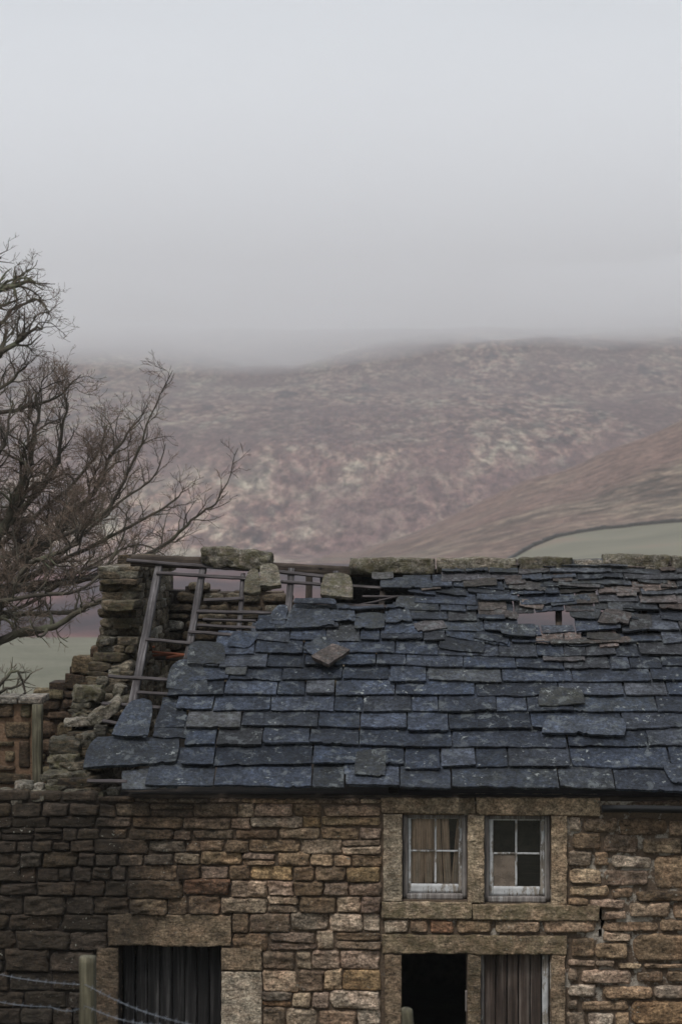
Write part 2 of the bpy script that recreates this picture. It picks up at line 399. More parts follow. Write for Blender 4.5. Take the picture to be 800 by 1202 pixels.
M['spur'] = moor('bracken slope', rad(-12), 3., [(.05, .037, .029), (.125, .083, .06), (.165, .122, .088), (.20, .165, .12), (.22, .175, .13), (.135, .083, .066)], (.7, 1.3, 1))

sheet('ground', Hnear, rng(-1, 1, 60), rng(-14, 22, 60) + rng(22.6, 460, 90, 1.6), M['pasture'], spread=lambda y: 26 + max(0, y) * .75)
sheet('hillside', Hspur, rng(-30, 330, 120), rng(335, 860, 100), M['spur'])
sheet('moor_hill', Hfar, rng(-1, 1, 150), rng(455, 3200, 190, 1.25), M['moor'], spread=lambda y: 260 + .42 * y)

def march(px, py, H, y0, y1):
    d = ray(px, py); d = d / d.y; y = y0
    while y < y1:
        q = CAM + d * y
        if q.z <= H(q.x, q.y): return q
        y += .5
    return CAM + d * y1
# pale pasture on the lower right slope, its upper edge follows a dry stone wall
edge = [(560, 690), (600, 657), (625, 643), (650, 633), (680, 626.5), (710, 622), (750, 618), (800, 614), (850, 609), (950, 600)]
ep = [march(a, b, Hspur, 341, 600) for a, b in edge]
fine = []
for a, b in zip(ep, ep[1:]):
    for k in range(6): fine.append(a.lerp(b, k / 6))
mb = MB(); vs = []; NR = 40
for q in fine:
    for k in range(NR + 1):
        y = q.y - (q.y - 342) * k / NR; x = q.x + (k / NR) * 4; vs.append((x, y, Hspur(x, y) + .25))
mb.add(vs, [(i * (NR + 1) + k, i * (NR + 1) + k + 1, (i + 1) * (NR + 1) + k + 1, (i + 1) * (NR + 1) + k) for i in range(len(fine) - 1) for k in range(NR)])
t = NT('pale field'); p = t.pos()
c = t.ramp(t.noise(t.mapping(p, (.5, 1.4, 1)), .04, 6, .6), [(.32, (.115, .108, .078)), (.55, (.15, .138, .10)), (.72, (.185, .125, .095))])
tag(mb.build('field', t.fin(c, .95)), kind='structure')
mb = MB()
for i, q in enumerate(fine[:-1]):
    r = fine[i + 1]; d = (r - q); L_ = d.length; d.normalize(); m = (q + r) / 2
    z = Hspur(m.x, m.y)
    rough_box(mb, (Vector((m.x, m.y, z + .45)), d, Vector((-d.y, d.x, 0)).normalized(), Vector((0, 0, 1))), (L_ * 1.08, .8, 1.45 + random.uniform(-.35, .35)), .05, .12, .6, (6, 2, 2), (random.random() * .4, .3, 0))
tag(mb.build('dry_stone_wall', plain('dark field wall', (.05, .043, .038)), origin=fine[0]), 'dark dry stone wall curving along the top of the pale field on the right hillside', 'stone wall')

# ------------------------------------------------------------------ haze and the cloud lying on the moor
def volume(name, col, dens, aniso=0.):
    m = bpy.data.materials.new(name); m.use_nodes = True; tt = m.node_tree; tt.nodes.clear()
    o = tt.nodes.new('ShaderNodeOutputMaterial'); v = tt.nodes.new('ShaderNodeVolumePrincipled')
    v.inputs['Color'].default_value = (*col, 1); v.inputs['Density'].default_value = dens; v.inputs['Anisotropy'].default_value = aniso
    tt.links.new(v.outputs[0], o.inputs['Volume']); return m
HAZE_D, FOG_D = .00023, .0034
mb = MB(); box(mb, (-2200, -60, -60), (2200, 3400, 700))
hz = tag(mb.build('haze', volume('haze', (.95, .97, 1), HAZE_D)), kind='stuff')
# low cloud: closed body with an uneven underside resting on the hill
mb = MB(); vs = []; NX, NY = 60, 40
for j in range(NY + 1):
    for i in range(NX + 1):
        x = -1400 + 2800 * i / NX; y = 880 + 2400 * j / NY
        zb = 156 + .03 * x + 34 * nz(x * .005, y * .004, 3) + 12 * nz(x * .015, y * .01, 5)
        if j == 0: zb += 120
        vs.append((x, y + (0 if j else 0), zb))
n1 = len(vs)
for j in range(NY + 1):
    for i in range(NX + 1):
        x = -1400 + 2800 * i / NX; y = 880 + 2400 * j / NY; vs.append((x, y, 350 + .085 * (y - 880) + 14 * nz(x * .006, y * .005, 8)))
fs = []
q = NX + 1
for j in range(NY):
    for i in range(NX):
        a = j * q + i; fs.append((a, a + q, a + q + 1, a + 1)); fs.append((n1 + a, n1 + a + 1, n1 + a + q + 1, n1 + a + q))
for i in range(NX):
    a = i; fs.append((a, a + 1, n1 + a + 1, n1 + a)); a = NY * q + i; fs.append((a, n1 + a, n1 + a + 1, a + 1))
for j in range(NY):
    a = j * q; fs.append((a, n1 + a, n1 + a + q, a + q)); a = j * q + NX; fs.append((a, a + q, n1 + a + q, n1 + a))
mb.add(vs, fs)
tag(mb.build('low_cloud', volume('cloud', (.975, .98, .985), FOG_D)), kind='stuff')
#@@HOUSE
# ================================================================== COTTAGE
YF = 20.0                                   # plane of the front wall
YE, YR = 19.78, 23.2                        # eave and ridge
ZE = P(500, 931, YE).z; ZR = P(500, 664, YR).z
O = Vector((0, YE, ZE)); dY, dZ = YR - YE, ZR - ZE; RL = math.hypot(dY, dZ)
RU = Vector((0, dY / RL, dZ / RL)); RN = Vector((0, -dZ / RL, dY / RL))
XG = P(112, 700, 22.7).x                    # outer face of the left gable
XGI = XG + .5
XEND = 5.2
def Rxs(px, py):
    d = ray(px, py); t_ = (O - CAM).dot(RN) / d.dot(RN); q = CAM + d * t_
    return q.x, (q - O).dot(RU)
def L3(x, s, h):
    sag = .05 * nz(x * .45, s * .5, 2.2) + .02 * nz(x * 1.3, s * 1.5, 7) - .05 * math.sin(max(0, min(1, s / RL)) * math.pi)
    return O + Vector((x, 0, 0)) + RU * s + RN * (h + sag)

cottage = tag(empty('cottage', (XG, YF, 0)), 'derelict two storey sandstone cottage with a partly collapsed stone slate roof', 'cottage')

# ---------- masonry generator: rubble stones as bulging faces on a plane
def stone_face(mb, fr, rect, D=.035, k=.1, rough=.012, tint=None, step=.022, quad=None, bed=1.):
    o, U, V, Nn = fr; u0, v0, u1, v1 = rect
    wd, ht = u1 - u0, v1 - v0
    nu = max(5, int(wd / step)); nv = max(5, int(ht / step))
    sd = random.random() * 50
    tu, tv = random.uniform(-.05, .05), random.uniform(-.1, .1)
    cj = [random.uniform(-.013, .013) for _ in range(8)]
    vs = []; tint = tint or (random.random(), 0, 0); tint = (tint[0], tint[1], random.random())
    for j in range(nv + 1):
        b = 2 * j / nv - 1; b = math.copysign(abs(b) ** .8, b)
        for i in range(nu + 1):
            a = 2 * i / nu - 1; a = math.copysign(abs(a) ** .8, a)
            m = max(abs(a), abs(b)); 
            fa = (a + 1) / 2; fb_ = (b + 1) / 2
            jx = (cj[0] * (1 - fa) + cj[1] * fa) * (1 - fb_) + (cj[2] * (1 - fa) + cj[3] * fa) * fb_
            jy = (cj[4] * (1 - fa) + cj[5] * fa) * (1 - fb_) + (cj[6] * (1 - fa) + cj[7] * fa) * fb_
            a2 = a * math.sqrt(1 - k * b * b) if wd < ht * 1.2 else a * (1 - k * .35 * abs(b) ** 3)
            b2 = b * math.sqrt(1 - k * abs(a) ** 6)
            u = (u0 + u1) / 2 + a2 * wd / 2 + jx; v = (v0 + v1) / 2 + b2 * ht / 2 + jy
            if m > .9:
                u += .02 * nz(u * 13, v * 13, sd); v += .02 * nz(u * 13, v * 13, sd + 9)
            e = max(0, 1 - m ** 14) ** .7
            q = Vector((u * 4.5, v * 9 * bed, sd))
            h = -.03 + (D + .03) * e + e * (rough * fb(q, 4) * 1.7 + rough * 1.3 * (abs(nz(u * 7, v * 30 * bed, sd + 3)) - .25) + rough * 1.6 * (min(.55, noise.voronoi(Vector((u * 6, v * 12, sd)))[0][0]) - .35) + a * tu * wd * .5 + b * tv * ht * .5)
            vs.append(o + U * u + V * v + Nn * h)
    r = nu + 1
    mb.add(vs, [(j * r + i, j * r + i + 1, (j + 1) * r + i + 1, (j + 1) * r + i) for j in range(nv) for i in range(nu)], tint)

def rtint(moss=0.): return (min(1, max(0, random.betavariate(1.6, 1.7))), moss, 0)
def wobble(u, k): return .035 * nz(u * .8, k * 3.7) + .018 * nz(u * 2.6, k * 1.9 + 40)

FF = (Vector((0, YF, 0)), AX[0], AX[2], Vector((0, -1, 0)))
def fx(px): return P(px, 1000, YF).x
def frect(px0, py0, px1, py1):
    """a rectangle measured in the front wall's plane -> (u0, v0, u1, v1) in metres"""
    a = P((px0 + px1) / 2, py1, YF); b = P((px0 + px1) / 2, py0, YF)
    return (P(px0, (py0 + py1) / 2, YF).x, a.z, P(px1, (py0 + py1) / 2, YF).x, b.z)
GAP = .0015
wall = MB()
opens = [(139.5, 1109, 259.5, 1330), (472, 957, 548, 1057), (568, 958, 646, 1061), (471, 1119, 548, 1330), (564, 1120, 645, 1330), (703, 1066, 706, 1080), (704.5, 1080, 709.5, 1091), (702, 1091, 706, 1101)]
excl = [(127, 1072, 272, 1116), (112, 1116, 139.5, 1330), (139.5, 1109, 259.5, 1330), (259.5, 1116, 308, 1330), (447, 930, 704, 1330)]
cy = [943, 959, 972, 986, 1001, 1017, 1034, 1052, 1072, 1094, 1116, 1139, 1163, 1183, 1203, 1224, 1246, 1268, 1290, 1310, 1325]
XL0 = -7.6
for k, (y0, y1) in enumerate(zip(cy, cy[1:])):
    # free intervals of this course, left of the window block and right of the hand laid zone
    iv = [(XL0, fx(447)), (fx(812), XEND)] if y1 < 1206 else [(XL0, fx(447)), (fx(666), XEND)]
    for ex in excl:
        if ex[1] < (y0 + y1) / 2 < ex[3]:
            a, b = fx(ex[0]), fx(ex[2]); ni = []
            for (p0, p1) in iv:
                if b <= p0 or a >= p1: ni.append((p0, p1)); continue
                if a > p0 + .05: ni.append((p0, a))
                if b < p1 - .05: ni.append((b, p1))
            iv = ni
    for (p0, p1) in iv:
        u = p0
        while u < p1 - .02:
            wdt = random.choice([random.uniform(.15, .3), random.uniform(.3, .5), random.uniform(.36, .66)])
            if p1 - (u + wdt) < .2: wdt = p1 - u
            if wdt > .75: wdt /= 2
            ue = u + wdt; um = (u + ue) / 2
            zt = P(px := 400 + (um + .7) * 100, y0, YF).z + wobble(um, k); zb = P(px, y1, YF).z + wobble(um, k + 1)
            edge_ = (abs(p0 - u) < .01 or abs(p1 - ue) < .01)
            far = y0 > 1210 or um < -5.2 or um > 3.9
            st_ = .06 if far else .016
            tn = rtint(.25 if random.random() < .2 else 0)
            r_ = random.random()
            jj = lambda: random.uniform(-.006, .006)
            if r_ < .13 and zt - zb > .15 and wdt > .3:
                zm = (zt + zb) / 2 + random.uniform(-.02, .02)
                stone_face(wall, FF, (u + GAP, zb + GAP, ue - GAP, zm - GAP * .6), D=random.uniform(.012, .045), tint=tn, step=st_, k=random.uniform(.1, .3))
                stone_face(wall, FF, (u + GAP, zm + GAP * .6, ue - GAP, zt - GAP), D=random.uniform(.012, .045), tint=rtint(), step=st_, k=random.uniform(.1, .3))
            else:
                stone_face(wall, FF, (u + GAP, zb + GAP + jj(), ue - GAP, zt - GAP + jj()), D=random.uniform(.012, .055), tint=tn, step=st_, k=random.uniform(.02, .2), rough=random.uniform(.009, .018))
            u = ue
# right part: stones laid one by one
hand = [(265,115,325,185),(335,118,495,187),(500,125,730,205),(735,125,850,210),(280,188,425,272),(430,195,600,290),(612,212,795,290),(800,215,850,290),(265,275,380,350),(382,280,455,350),
 (460,297,655,360),(668,297,860,455),(265,355,424,430),(432,362,645,443),(265,435,460,490),(465,447,570,500),(580,458,860,512),(262,492,360,530),(362,497,530,550),(550,515,745,590),(752,515,860,590),
 (435,555,540,600),(430,602,690,655),(695,594,860,655),(425,655,560,700),(565,662,860,795),(278,685,390,775),(392,702,548,780),(262,785,390,820),(392,782,490,820),(495,797,612,834),(616,800,860,828),
 (258,825,315,890),(322,830,565,898),(580,835,712,900),(718,834,860,897),(258,897,402,965),(422,905,665,970),(668,900,860,972),(255,970,315,1022),(322,975,555,1028),(560,976,860,1095),(255,1026,345,1095),(352,1032,480,1095),(485,1032,556,1095)]
for (a, b, c_, d_) in hand:
    r = frect(600 + a / 4, 930 + b / 4, 600 + c_ / 4, 930 + d_ / 4); g = .006
    stone_face(wall, FF, (r[0] + g, r[1] + g, r[2] - g, r[3] - g), D=random.uniform(.012, .055), k=random.uniform(.08, .3), tint=rtint(), step=.02, rough=random.uniform(.01, .018))
for (a, b) in ((449, 479), (479, 502), (503, 533), (535, 578), (579, 635), (636, 700)):      # course between sill and lintel
    r = frect(a, 1079, b, 1096); stone_face(wall, FF, (r[0] + .006, r[1] + .008, r[2] - .006, r[3] - .006), D=.03, k=.12, tint=((.98, 0, 0) if a == 503 else rtint(.3)), step=.02)
r = frect(300, 933, 448, 945)
# top course under the eave
u = XL0
while u < XEND:
    wdt = random.uniform(.3, .55)
    if not (fx(447) - .1 < u < fx(704)) :
        ue = min(u + wdt, fx(447)) if u < fx(447) else u + wdt
        zt = P(400, 930 if u < fx(100) else 938, YF).z; zb = P(400, 943, YF).z
        if ue - u > .08: stone_face(wall, FF, (u + GAP, zb + GAP, ue - GAP, zt), D=.02, tint=rtint(), step=.03)
    u += wdt
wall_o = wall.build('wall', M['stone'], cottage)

# core of the front wall with real openings, its face is the bedding mortar
core = MB(); xs = sorted({XL0, XEND} | {fx(v) for o_ in opens for v in (o_[0], o_[2])})
ZT = P(400, 939, YF).z
for a, b in zip(xs, xs[1:]):
    mid = (a + b) / 2; cuts = []
    for o_ in opens:
        if fx(o_[0]) < mid < fx(o_[2]):
            r = frect(*o_); cuts.append((max(r[1], .15), r[3]))
    z = 0
    for (c0, c1) in sorted(cuts) + [(ZT, ZT)]:
        if c0 > z: box(core, (a, YF + .016, z), (b, YF + .5, c0))
        z = c1
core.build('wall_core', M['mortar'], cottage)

# ---------- dressed stones
def dressed(name, label, *rect, proud=.03, deep=.32, tint=None, k=.04, amp=.009, moss=.15, back=None):
    r = frect(*rect); w_, h_ = r[2] - r[0] - .008, r[3] - r[1] - .008
    cx, cz = (r[0] + r[2]) / 2, (r[1] + r[3]) / 2
    mb = MB(); n = (max(4, int(w_ / .05)), 5, max(4, int(h_ / .05)))
    n = (n[0] * 2, 6, n[2] * 2); rough_box(mb, (Vector((cx, YF - proud + deep / 2, cz)), *AX), (w_, deep, h_), .015, amp, 6, n, (random.uniform(.2, .9) if tint is None else tint, moss, 0))
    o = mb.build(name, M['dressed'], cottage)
    if label: o['label'] = label
    return o
dressed('head_beam', None, 447, 936, 557, 955, tint=.55); dressed('head_beam', None, 558, 936, 704, 957, tint=.4)
dressed('jamb', 'left jamb of the windows', 449, 955, 472, 1058, tint=.8, moss=.2)
dressed('mullion', None, 548, 956, 568, 1060, tint=.6, moss=.5); dressed('jamb', None, 646, 957, 665, 1062, tint=.35, moss=.2)
dressed('sill', None, 447, 1058, 553, 1078, proud=.045, tint=.6, moss=.8); dressed('sill', None, 554, 1061, 703, 1080, proud=.045, tint=.45, moss=.8)
dressed('lintel', None, 448, 1097, 665, 1120, tint=.3, moss=.7, amp=.012)
dressed('jamb', None, 451, 1120, 471, 1325, tint=.15, moss=.1); dressed('mullion', None, 548, 1120, 564, 1325, tint=.3, moss=.3)
dressed('jamb', None, 646, 1121, 663, 1325, tint=.2, moss=.1)
dressed('lintel', None, 127, 1073, 272, 1110, tint=.25, moss=.2, amp=.01)
dressed('jamb', None, 113, 1112, 139.5, 1325, tint=.1, moss=.1); dressed('jamb', None, 259.5, 1112, 308, 1139, tint=.3, moss=.1)
dressed('jamb', 'pale slab beside the door', 259.5, 1140, 308, 1325, tint=1, moss=0, amp=.008)

# ---------- windows
def bar(name, px0, py0, px1, py1, y, th, mat, parent, jit=.002, n=None, label=None):
    r = frect(px0, py0, px1, py1); mb = MB()
    w_, h_ = r[2] - r[0], r[3] - r[1]
    rough_box(mb, (Vector(((r[0] + r[2]) / 2, y + th / 2, (r[1] + r[3]) / 2)), *AX), (w_, th, h_), .01, jit, 6, n or (3 if w_ < h_ else 14, 2, 3 if h_ < w_ else 14))
    o = mb.build(name, mat, parent, origin=(0, y, r[1]))
    if label: o['label'] = label
    return o
def window(x0, y0, x1, y1, gx0, gy0, gx1, gy1, mxx, myy, dirty):
    r = frect(x0, y0, x1, y1)
    fm = MB(); Y0 = YF + .07
    def fb_(a, b, c_, d_, y=Y0, th=.09, m=fm):
        q = frect(a, b, c_, d_); rough_box(m, (Vector(((q[0] + q[2]) / 2, y + th / 2, (q[1] + q[3]) / 2)), *AX), (q[2] - q[0], th, q[3] - q[1]), .01, .002, 6, (3 if q[2] - q[0] < q[3] - q[1] else 14, 2, 3 if q[2] - q[0] > q[3] - q[1] else 14))
    fw = 6
    fb_(x0, y0, x0 + fw, y1); fb_(x1 - fw, y0, x1, y1); fb_(x0 + fw - 1, y0 - .5, x1 - fw + 1, y0 + 4.5, Y0 + .004); fb_(x0 + fw - 1, y1 - 6, x1 - fw + 1, y1 + .5, Y0 - .02)
    fo = fm.build('window', M['frame'], cottage, origin=(r[0], Y0, r[1]))
    sm = MB(); ys = Y0 + .035
    fb_(x0 + fw, gy0 - 4, gx0, y1 - 6, ys, .04, sm); fb_(gx1, gy0 - 4, x1 - fw, y1 - 6, ys, .04, sm)
    fb_(gx0 - .5, gy0 - 4, gx1 + .5, gy0, ys + .003, .04, sm); fb_(gx0 - .5, gy1, gx1 + .5, y1 - 6, ys + .002, .04, sm)
    sm.build('sash', M['white'], fo, origin=(r[0], ys, r[1]))
    um = MB(); fb_(mxx - 1.2, gy0, mxx + 1.2, gy1, ys + .004, .03, um); fb_(gx0, myy - 1., gx1, myy + 1., ys + .007, .028, um)
    um.build('glazing_bar', M['white'], fo, origin=(r[0], ys, r[1]))
    for i, (a, b, c_, d_) in enumerate(((gx0, gy0, mxx, myy), (mxx, gy0, gx1, myy), (gx0, myy, mxx, gy1), (mxx, myy, gx1, gy1))):
        q = frect(a, b, c_, d_); pm = MB(); box(pm, (q[0], ys + .02, q[1]), (q[2], ys + .024, q[3]))
        po = pm.build('pane', M['dirty'] if i in dirty else M['glass'], fo)
        if i in dirty: po['label'] = 'grimy brown lower left pane'
    return fo
w1 = window(472.5, 957.5, 548, 1056.5, 482, 963, 538, 1040, 511, 1001, ()); w1['label'] = 'window with pale boards leaning behind it'
w2 = window(568, 958.5, 645.5, 1060, 579, 965, 634.5, 1043, 606, 1004, (2,)); w2['label'] = 'window with flaking white paint and dark panes'

# ---------- doors
def planks(name, px0, px1, n, y, mat, py0, label=None):
    mb = MB(); a = fx(px0); b = fx(px1); z1 = P(400, py0, YF).z; wd = (b - a) / n
    for i in range(n):
        w_ = wd - random.uniform(.006, .016); cxx = a + wd * (i + .5)
        rough_box(mb, (Vector((cxx, y + random.uniform(-.008, .008), z1 / 2 + random.uniform(-.01, .01) + .08)), *AX), (w_, .03, z1 - .12), .008, .0015, 5, (4, 2, 30), (random.random(), 0, 0))
    o = mb.build(name, mat, cottage, origin=(a, y, 0))
    if label: o['label'] = label
    return o
d1 = planks('door', 141, 258.5, 8, YF + .22, M['door_dark'], 1109, 'soot dark plank door')
d2 = planks('door', 568, 636, 5, YF + .13, M['door_brown'], 1120, 'brown plank door')
bar('door_frame', 636.5, 1120, 643.5, 1325, YF + .06, .09, M['white'], cottage, label='white painted door post')
bar('door_frame', 564, 1120, 568, 1325, YF + .08, .09, M['frame'], cottage)
bar('door_frame', 545.5, 1164, 548, 1188, YF + .02, .05, M['frame'], cottage)
mb = MB(); box(mb, (fx(141), YF - .05, 0), (fx(259), YF + .45, .15)); mb.build('doorstep', M['dressed'], cottage)

# ---------- interior and the other walls
mb = MB()
box(mb, (XGI, YF + .5, 3.55), (XEND, 26.3, 3.7)); box(mb, (fx(455), YF + .55, 3.72), (fx(455) + .12, 26.2, 4.2)); mb.build('loft_floor', M['darkwood'], cottage)
mb = MB(); box(mb, (fx(420), YF + .51, 0), (fx(420) + .15, 26.2, 3.54)); box(mb, (XGI, 26.0, 0), (XEND - .5, 26.25, 3.54)); mb.build('partition', M['inner'], cottage)
mb = MB(); box(mb, (XGI, YF + .5, 1.9), (XEND - .5, 25.9, 2.0)); mb.build('upper_floor', M['darkwood'], cottage)
# rear wall: courses facing the camera, ragged top, taller at the left
YB = 26.3
rear_top = [(100, 676), (190, 672), (205, 690), (235, 684), (270, 693), (300, 686), (335, 694), (345, 712), (372, 716), (384, 700), (440, 716), (470, 850), (900, 850)]
rw = MB(); FB = (Vector((0, YB, 0)), AX[0], AX[2], Vector((0, -1, 0)))
z = 3.6; kk = 0
rt = lambda x: P(0, lerp_tab(rear_top, proj((x, YB, 5.5))[0]), YB).z
while z < 6.5:
    h_ = random.uniform(.1, .2); u = XG
    while u < 1.6:
        wd = random.uniform(.22, .6)
        if z + h_ < rt(u + wd / 2) + .06: stone_face(rw, FB, (u + .012, z + .012, u + wd - .012, z + h_ - .008), D=random.uniform(.03, .09), k=.3, tint=(random.random() ** 1.6, .15, 0), step=.035)
        u += wd
    z += h_
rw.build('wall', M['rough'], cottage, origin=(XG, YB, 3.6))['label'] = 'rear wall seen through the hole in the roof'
mb = MB(); u = XG
while u < XEND:
    box(mb, (u, YB + .02, 0), (u + .25, YB + .5, max(3.6, rt(u + .12) - .05 + random.uniform(-.05, .03)))); u += .25
mb.build('wall_core', M['mortar'], cottage)
# right gable
mb = MB(); box(mb, (XEND - .5, YF + .5, 0), (XEND, YB + .02, 3.7))
n0 = [(XEND - .5, YE + .3, 3.7), (XEND - .5, 26.8, 3.7), (XEND - .5, YR, ZR - .15), (XEND, YE + .3, 3.7), (XEND, 26.8, 3.7), (XEND, YR, ZR - .15)]
mb.add([Vector(q) for q in n0], [(0, 1, 2), (3, 5, 4), (0, 2, 5, 3), (1, 4, 5, 2)], flat=True); mb.build('gable_wall', M['mortar'], cottage)
# left gable: dry laid blocks, the front half has crumbled down
gb = MB(); z = 0
gtop = [(20.3, 4.0), (20.8, 4.45), (21.3, 4.6), (22.0, 4.9), (22.4, 5.25), (22.62, 5.45), (22.66, 6.5), (24.4, 6.55), (26.6, 6.4)]
while z < 6.5:
    h_ = .4 if z < 3.4 else random.uniform(.05, .13)
    y = YF + .15
    while y < 26.5:
        ln = random.uniform(.25, .5) if z > 3.4 else .9
        ztp = lerp_tab(gtop, y + .08)
        if y < 22.66 < y + ln and z > 5.3: y = 22.66
        if z + h_ * .7 < ztp:
            if y == 22.66 or abs(y - 22.66) < .3 and z > 4.6:   # broken end facing the camera: many small blocks
                x = XG + random.uniform(-.05, .07) + (.22 * ss(6.0, 6.3, z) if random.random() < .8 else 0)
                while x < XGI - .05:
                    wd = min(random.choice([.13, .2, .28, .4]), XGI - x + .05)
                    rough_box(gb, frame((x + wd / 2 + random.uniform(-.03, .03), y + ln / 2 + random.uniform(-.12, .04), z + h_ / 2), random.uniform(-.08, .08), random.uniform(-.09, .09), random.uniform(-.25, .25)), (wd * 1.04, ln, h_ * 1.08), .07, .014, 7, (9, 6, 6), (random.random(), random.random() * .9, 0), chips=5)
                    x += wd
            else:
                for sx in (0, 1):
                    rough_box(gb, frame((XG + .13 + .25 * sx + random.uniform(-.03, .03), y + ln / 2, z + h_ / 2), 0, random.uniform(-.03, .03), random.uniform(-.06, .06)), (.3, ln * 1.02, h_ * 1.05), .07, .014, 6, (5, 8, 5) if z > 3.4 else (2, 3, 2), (random.random(), random.random() * .6, 0), chips=4)
        y += ln
    z += h_
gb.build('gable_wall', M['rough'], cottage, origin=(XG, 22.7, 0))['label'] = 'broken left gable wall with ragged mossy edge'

# ---------- roof slates
def slab(mb, quad, th, lift=(0, 0), kc=(0, 0, 0, 0), tint=(.3, 0, 0), edge=.012, rough=.006, step=.05, placer=L3, curl=0.):
    """quad: TL,TR,BR,BL in roof coordinates (x, s). lift: height of the top face at the lower / upper edge. kc: roundness per corner"""
    TL, TR, BR, BL = quad
    wd = (abs(TR[0] - TL[0]) + abs(BR[0] - BL[0])) / 2; ht = math.hypot(TL[0] - BL[0], TL[1] - BL[1])
    nu, nv = max(4, int(wd / step)), max(4, int(ht / step)); sd = random.random() * 80
    tint = (tint[0], tint[1], random.random())
    vs = []; rim = []
    tw = random.uniform(-.006, .006)
    def pos(i, j, inset=0., h=0.):
        a = 2 * i / nu - 1; b = 2 * j / nv - 1
        fa, f_b = (a + 1) / 2, (b + 1) / 2
        k = (kc[3] * (1 - fa) + kc[2] * fa) * (1 - f_b) + (kc[0] * (1 - fa) + kc[1] * fa) * f_b
        a2, b2 = a * math.sqrt(1 - k * b * b), b * math.sqrt(1 - k * a * a)
        a2 *= (1 - inset / max(.05, wd / 2)); b2 *= (1 - inset / max(.05, ht / 2))
        fa, f_b = (a2 + 1) / 2, (b2 + 1) / 2
        x = (BL[0] * (1 - fa) + BR[0] * fa) * (1 - f_b) + (TL[0] * (1 - fa) + TR[0] * fa) * f_b
        s_ = (BL[1] * (1 - fa) + BR[1] * fa) * (1 - f_b) + (TL[1] * (1 - fa) + TR[1] * fa) * f_b
        e = 1 if max(abs(a), abs(b)) > .999 else 0
        if e:
            x += edge * .6 * fb(Vector((x * 6, s_ * 6, sd)), 2); s_ += edge * fb(Vector((x * 5, s_ * 5, sd + 20)), 3)
            ch = nz(x * 3.1, sd); s_ += (edge * 2.2 * (1 if nz(x * 3.5, sd) > .28 else 0) * (.5 + nz(x * 20, sd)) if b < 0 else 0)
        hh = lift[0] * (1 - f_b) + lift[1] * f_b + rough * fb(Vector((x * 5, s_ * 5, sd + 5)), 3) + tw * a + curl * a * a
        return placer(x, s_, hh + h)
    for j in range(nv + 1):
        for i in range(nu + 1): vs.append(pos(i, j))
    r = nu + 1
    fs = [(j * r + i, j * r + i + 1, (j + 1) * r + i + 1, (j + 1) * r + i) for j in range(nv) for i in range(nu)]
    mb.add(vs, fs, tint)
    ring = [(i, 0) for i in range(nu)] + [(nu, j) for j in range(nv)] + [(i, nv) for i in range(nu, 0, -1)] + [(0, j) for j in range(nv, 0, -1)]
    lay = []
    for q, (ins, dh) in enumerate(((0, 0), (random.uniform(-.006, .004), -th * .35), (random.uniform(-.002, .012), -th * .7), (.01, -th))):
        lay.append([pos(i, j, ins + (.006 * nz(i * .9, j * .9 + q * 7, sd) if q else 0), dh) for i, j in ring])
    n = len(ring); vs = [p_ for l_ in lay for p_ in l_]
    fs = [(q * n + i, (q + 1) * n + i, (q + 1) * n + (i + 1) % n, q * n + (i + 1) % n) for q in range(3) for i in range(n)]
    fs.append(tuple(3 * n + i for i in range(n))[::-1])
    mb.add(vs, fs, tint, True)

rows = [933, 906, 881, 858, 838, 819, 801, 785, 770, 756, 743, 731, 720, 710, 701, 693, 685, 677, 670, 665]
left = [(933, 170), (906, 212), (881, 216), (858, 182), (838, 206), (819, 196), (801, 222), (785, 222), (770, 250), (756, 292), (743, 300), (731, 318), (720, 332), (710, 485), (701, 478), (693, 470), (685, 517), (677, 517), (665, 517)]
gaps = [(543, 703, 560, 717), (603, 722, 652, 742), (655, 722, 690, 742), (706, 722, 724, 735), (742, 722, 770, 736)]
srow = [Rxs(600, y)[1] for y in rows]
roof = MB()
def tone(px, py):
    v = .05 + .5 * random.random() ** 1.5 + .36 * ss(500, 800, px) * ss(860, 700, py) + .12 * ss(780, 690, py)
    if random.random() < .05: v += .35 if px > 480 and py < 800 else .1
    return (min(1, v), (.5 * random.random() if random.random() < .12 else 0) + .25 * ss(760, 690, py) * random.random(), 0)
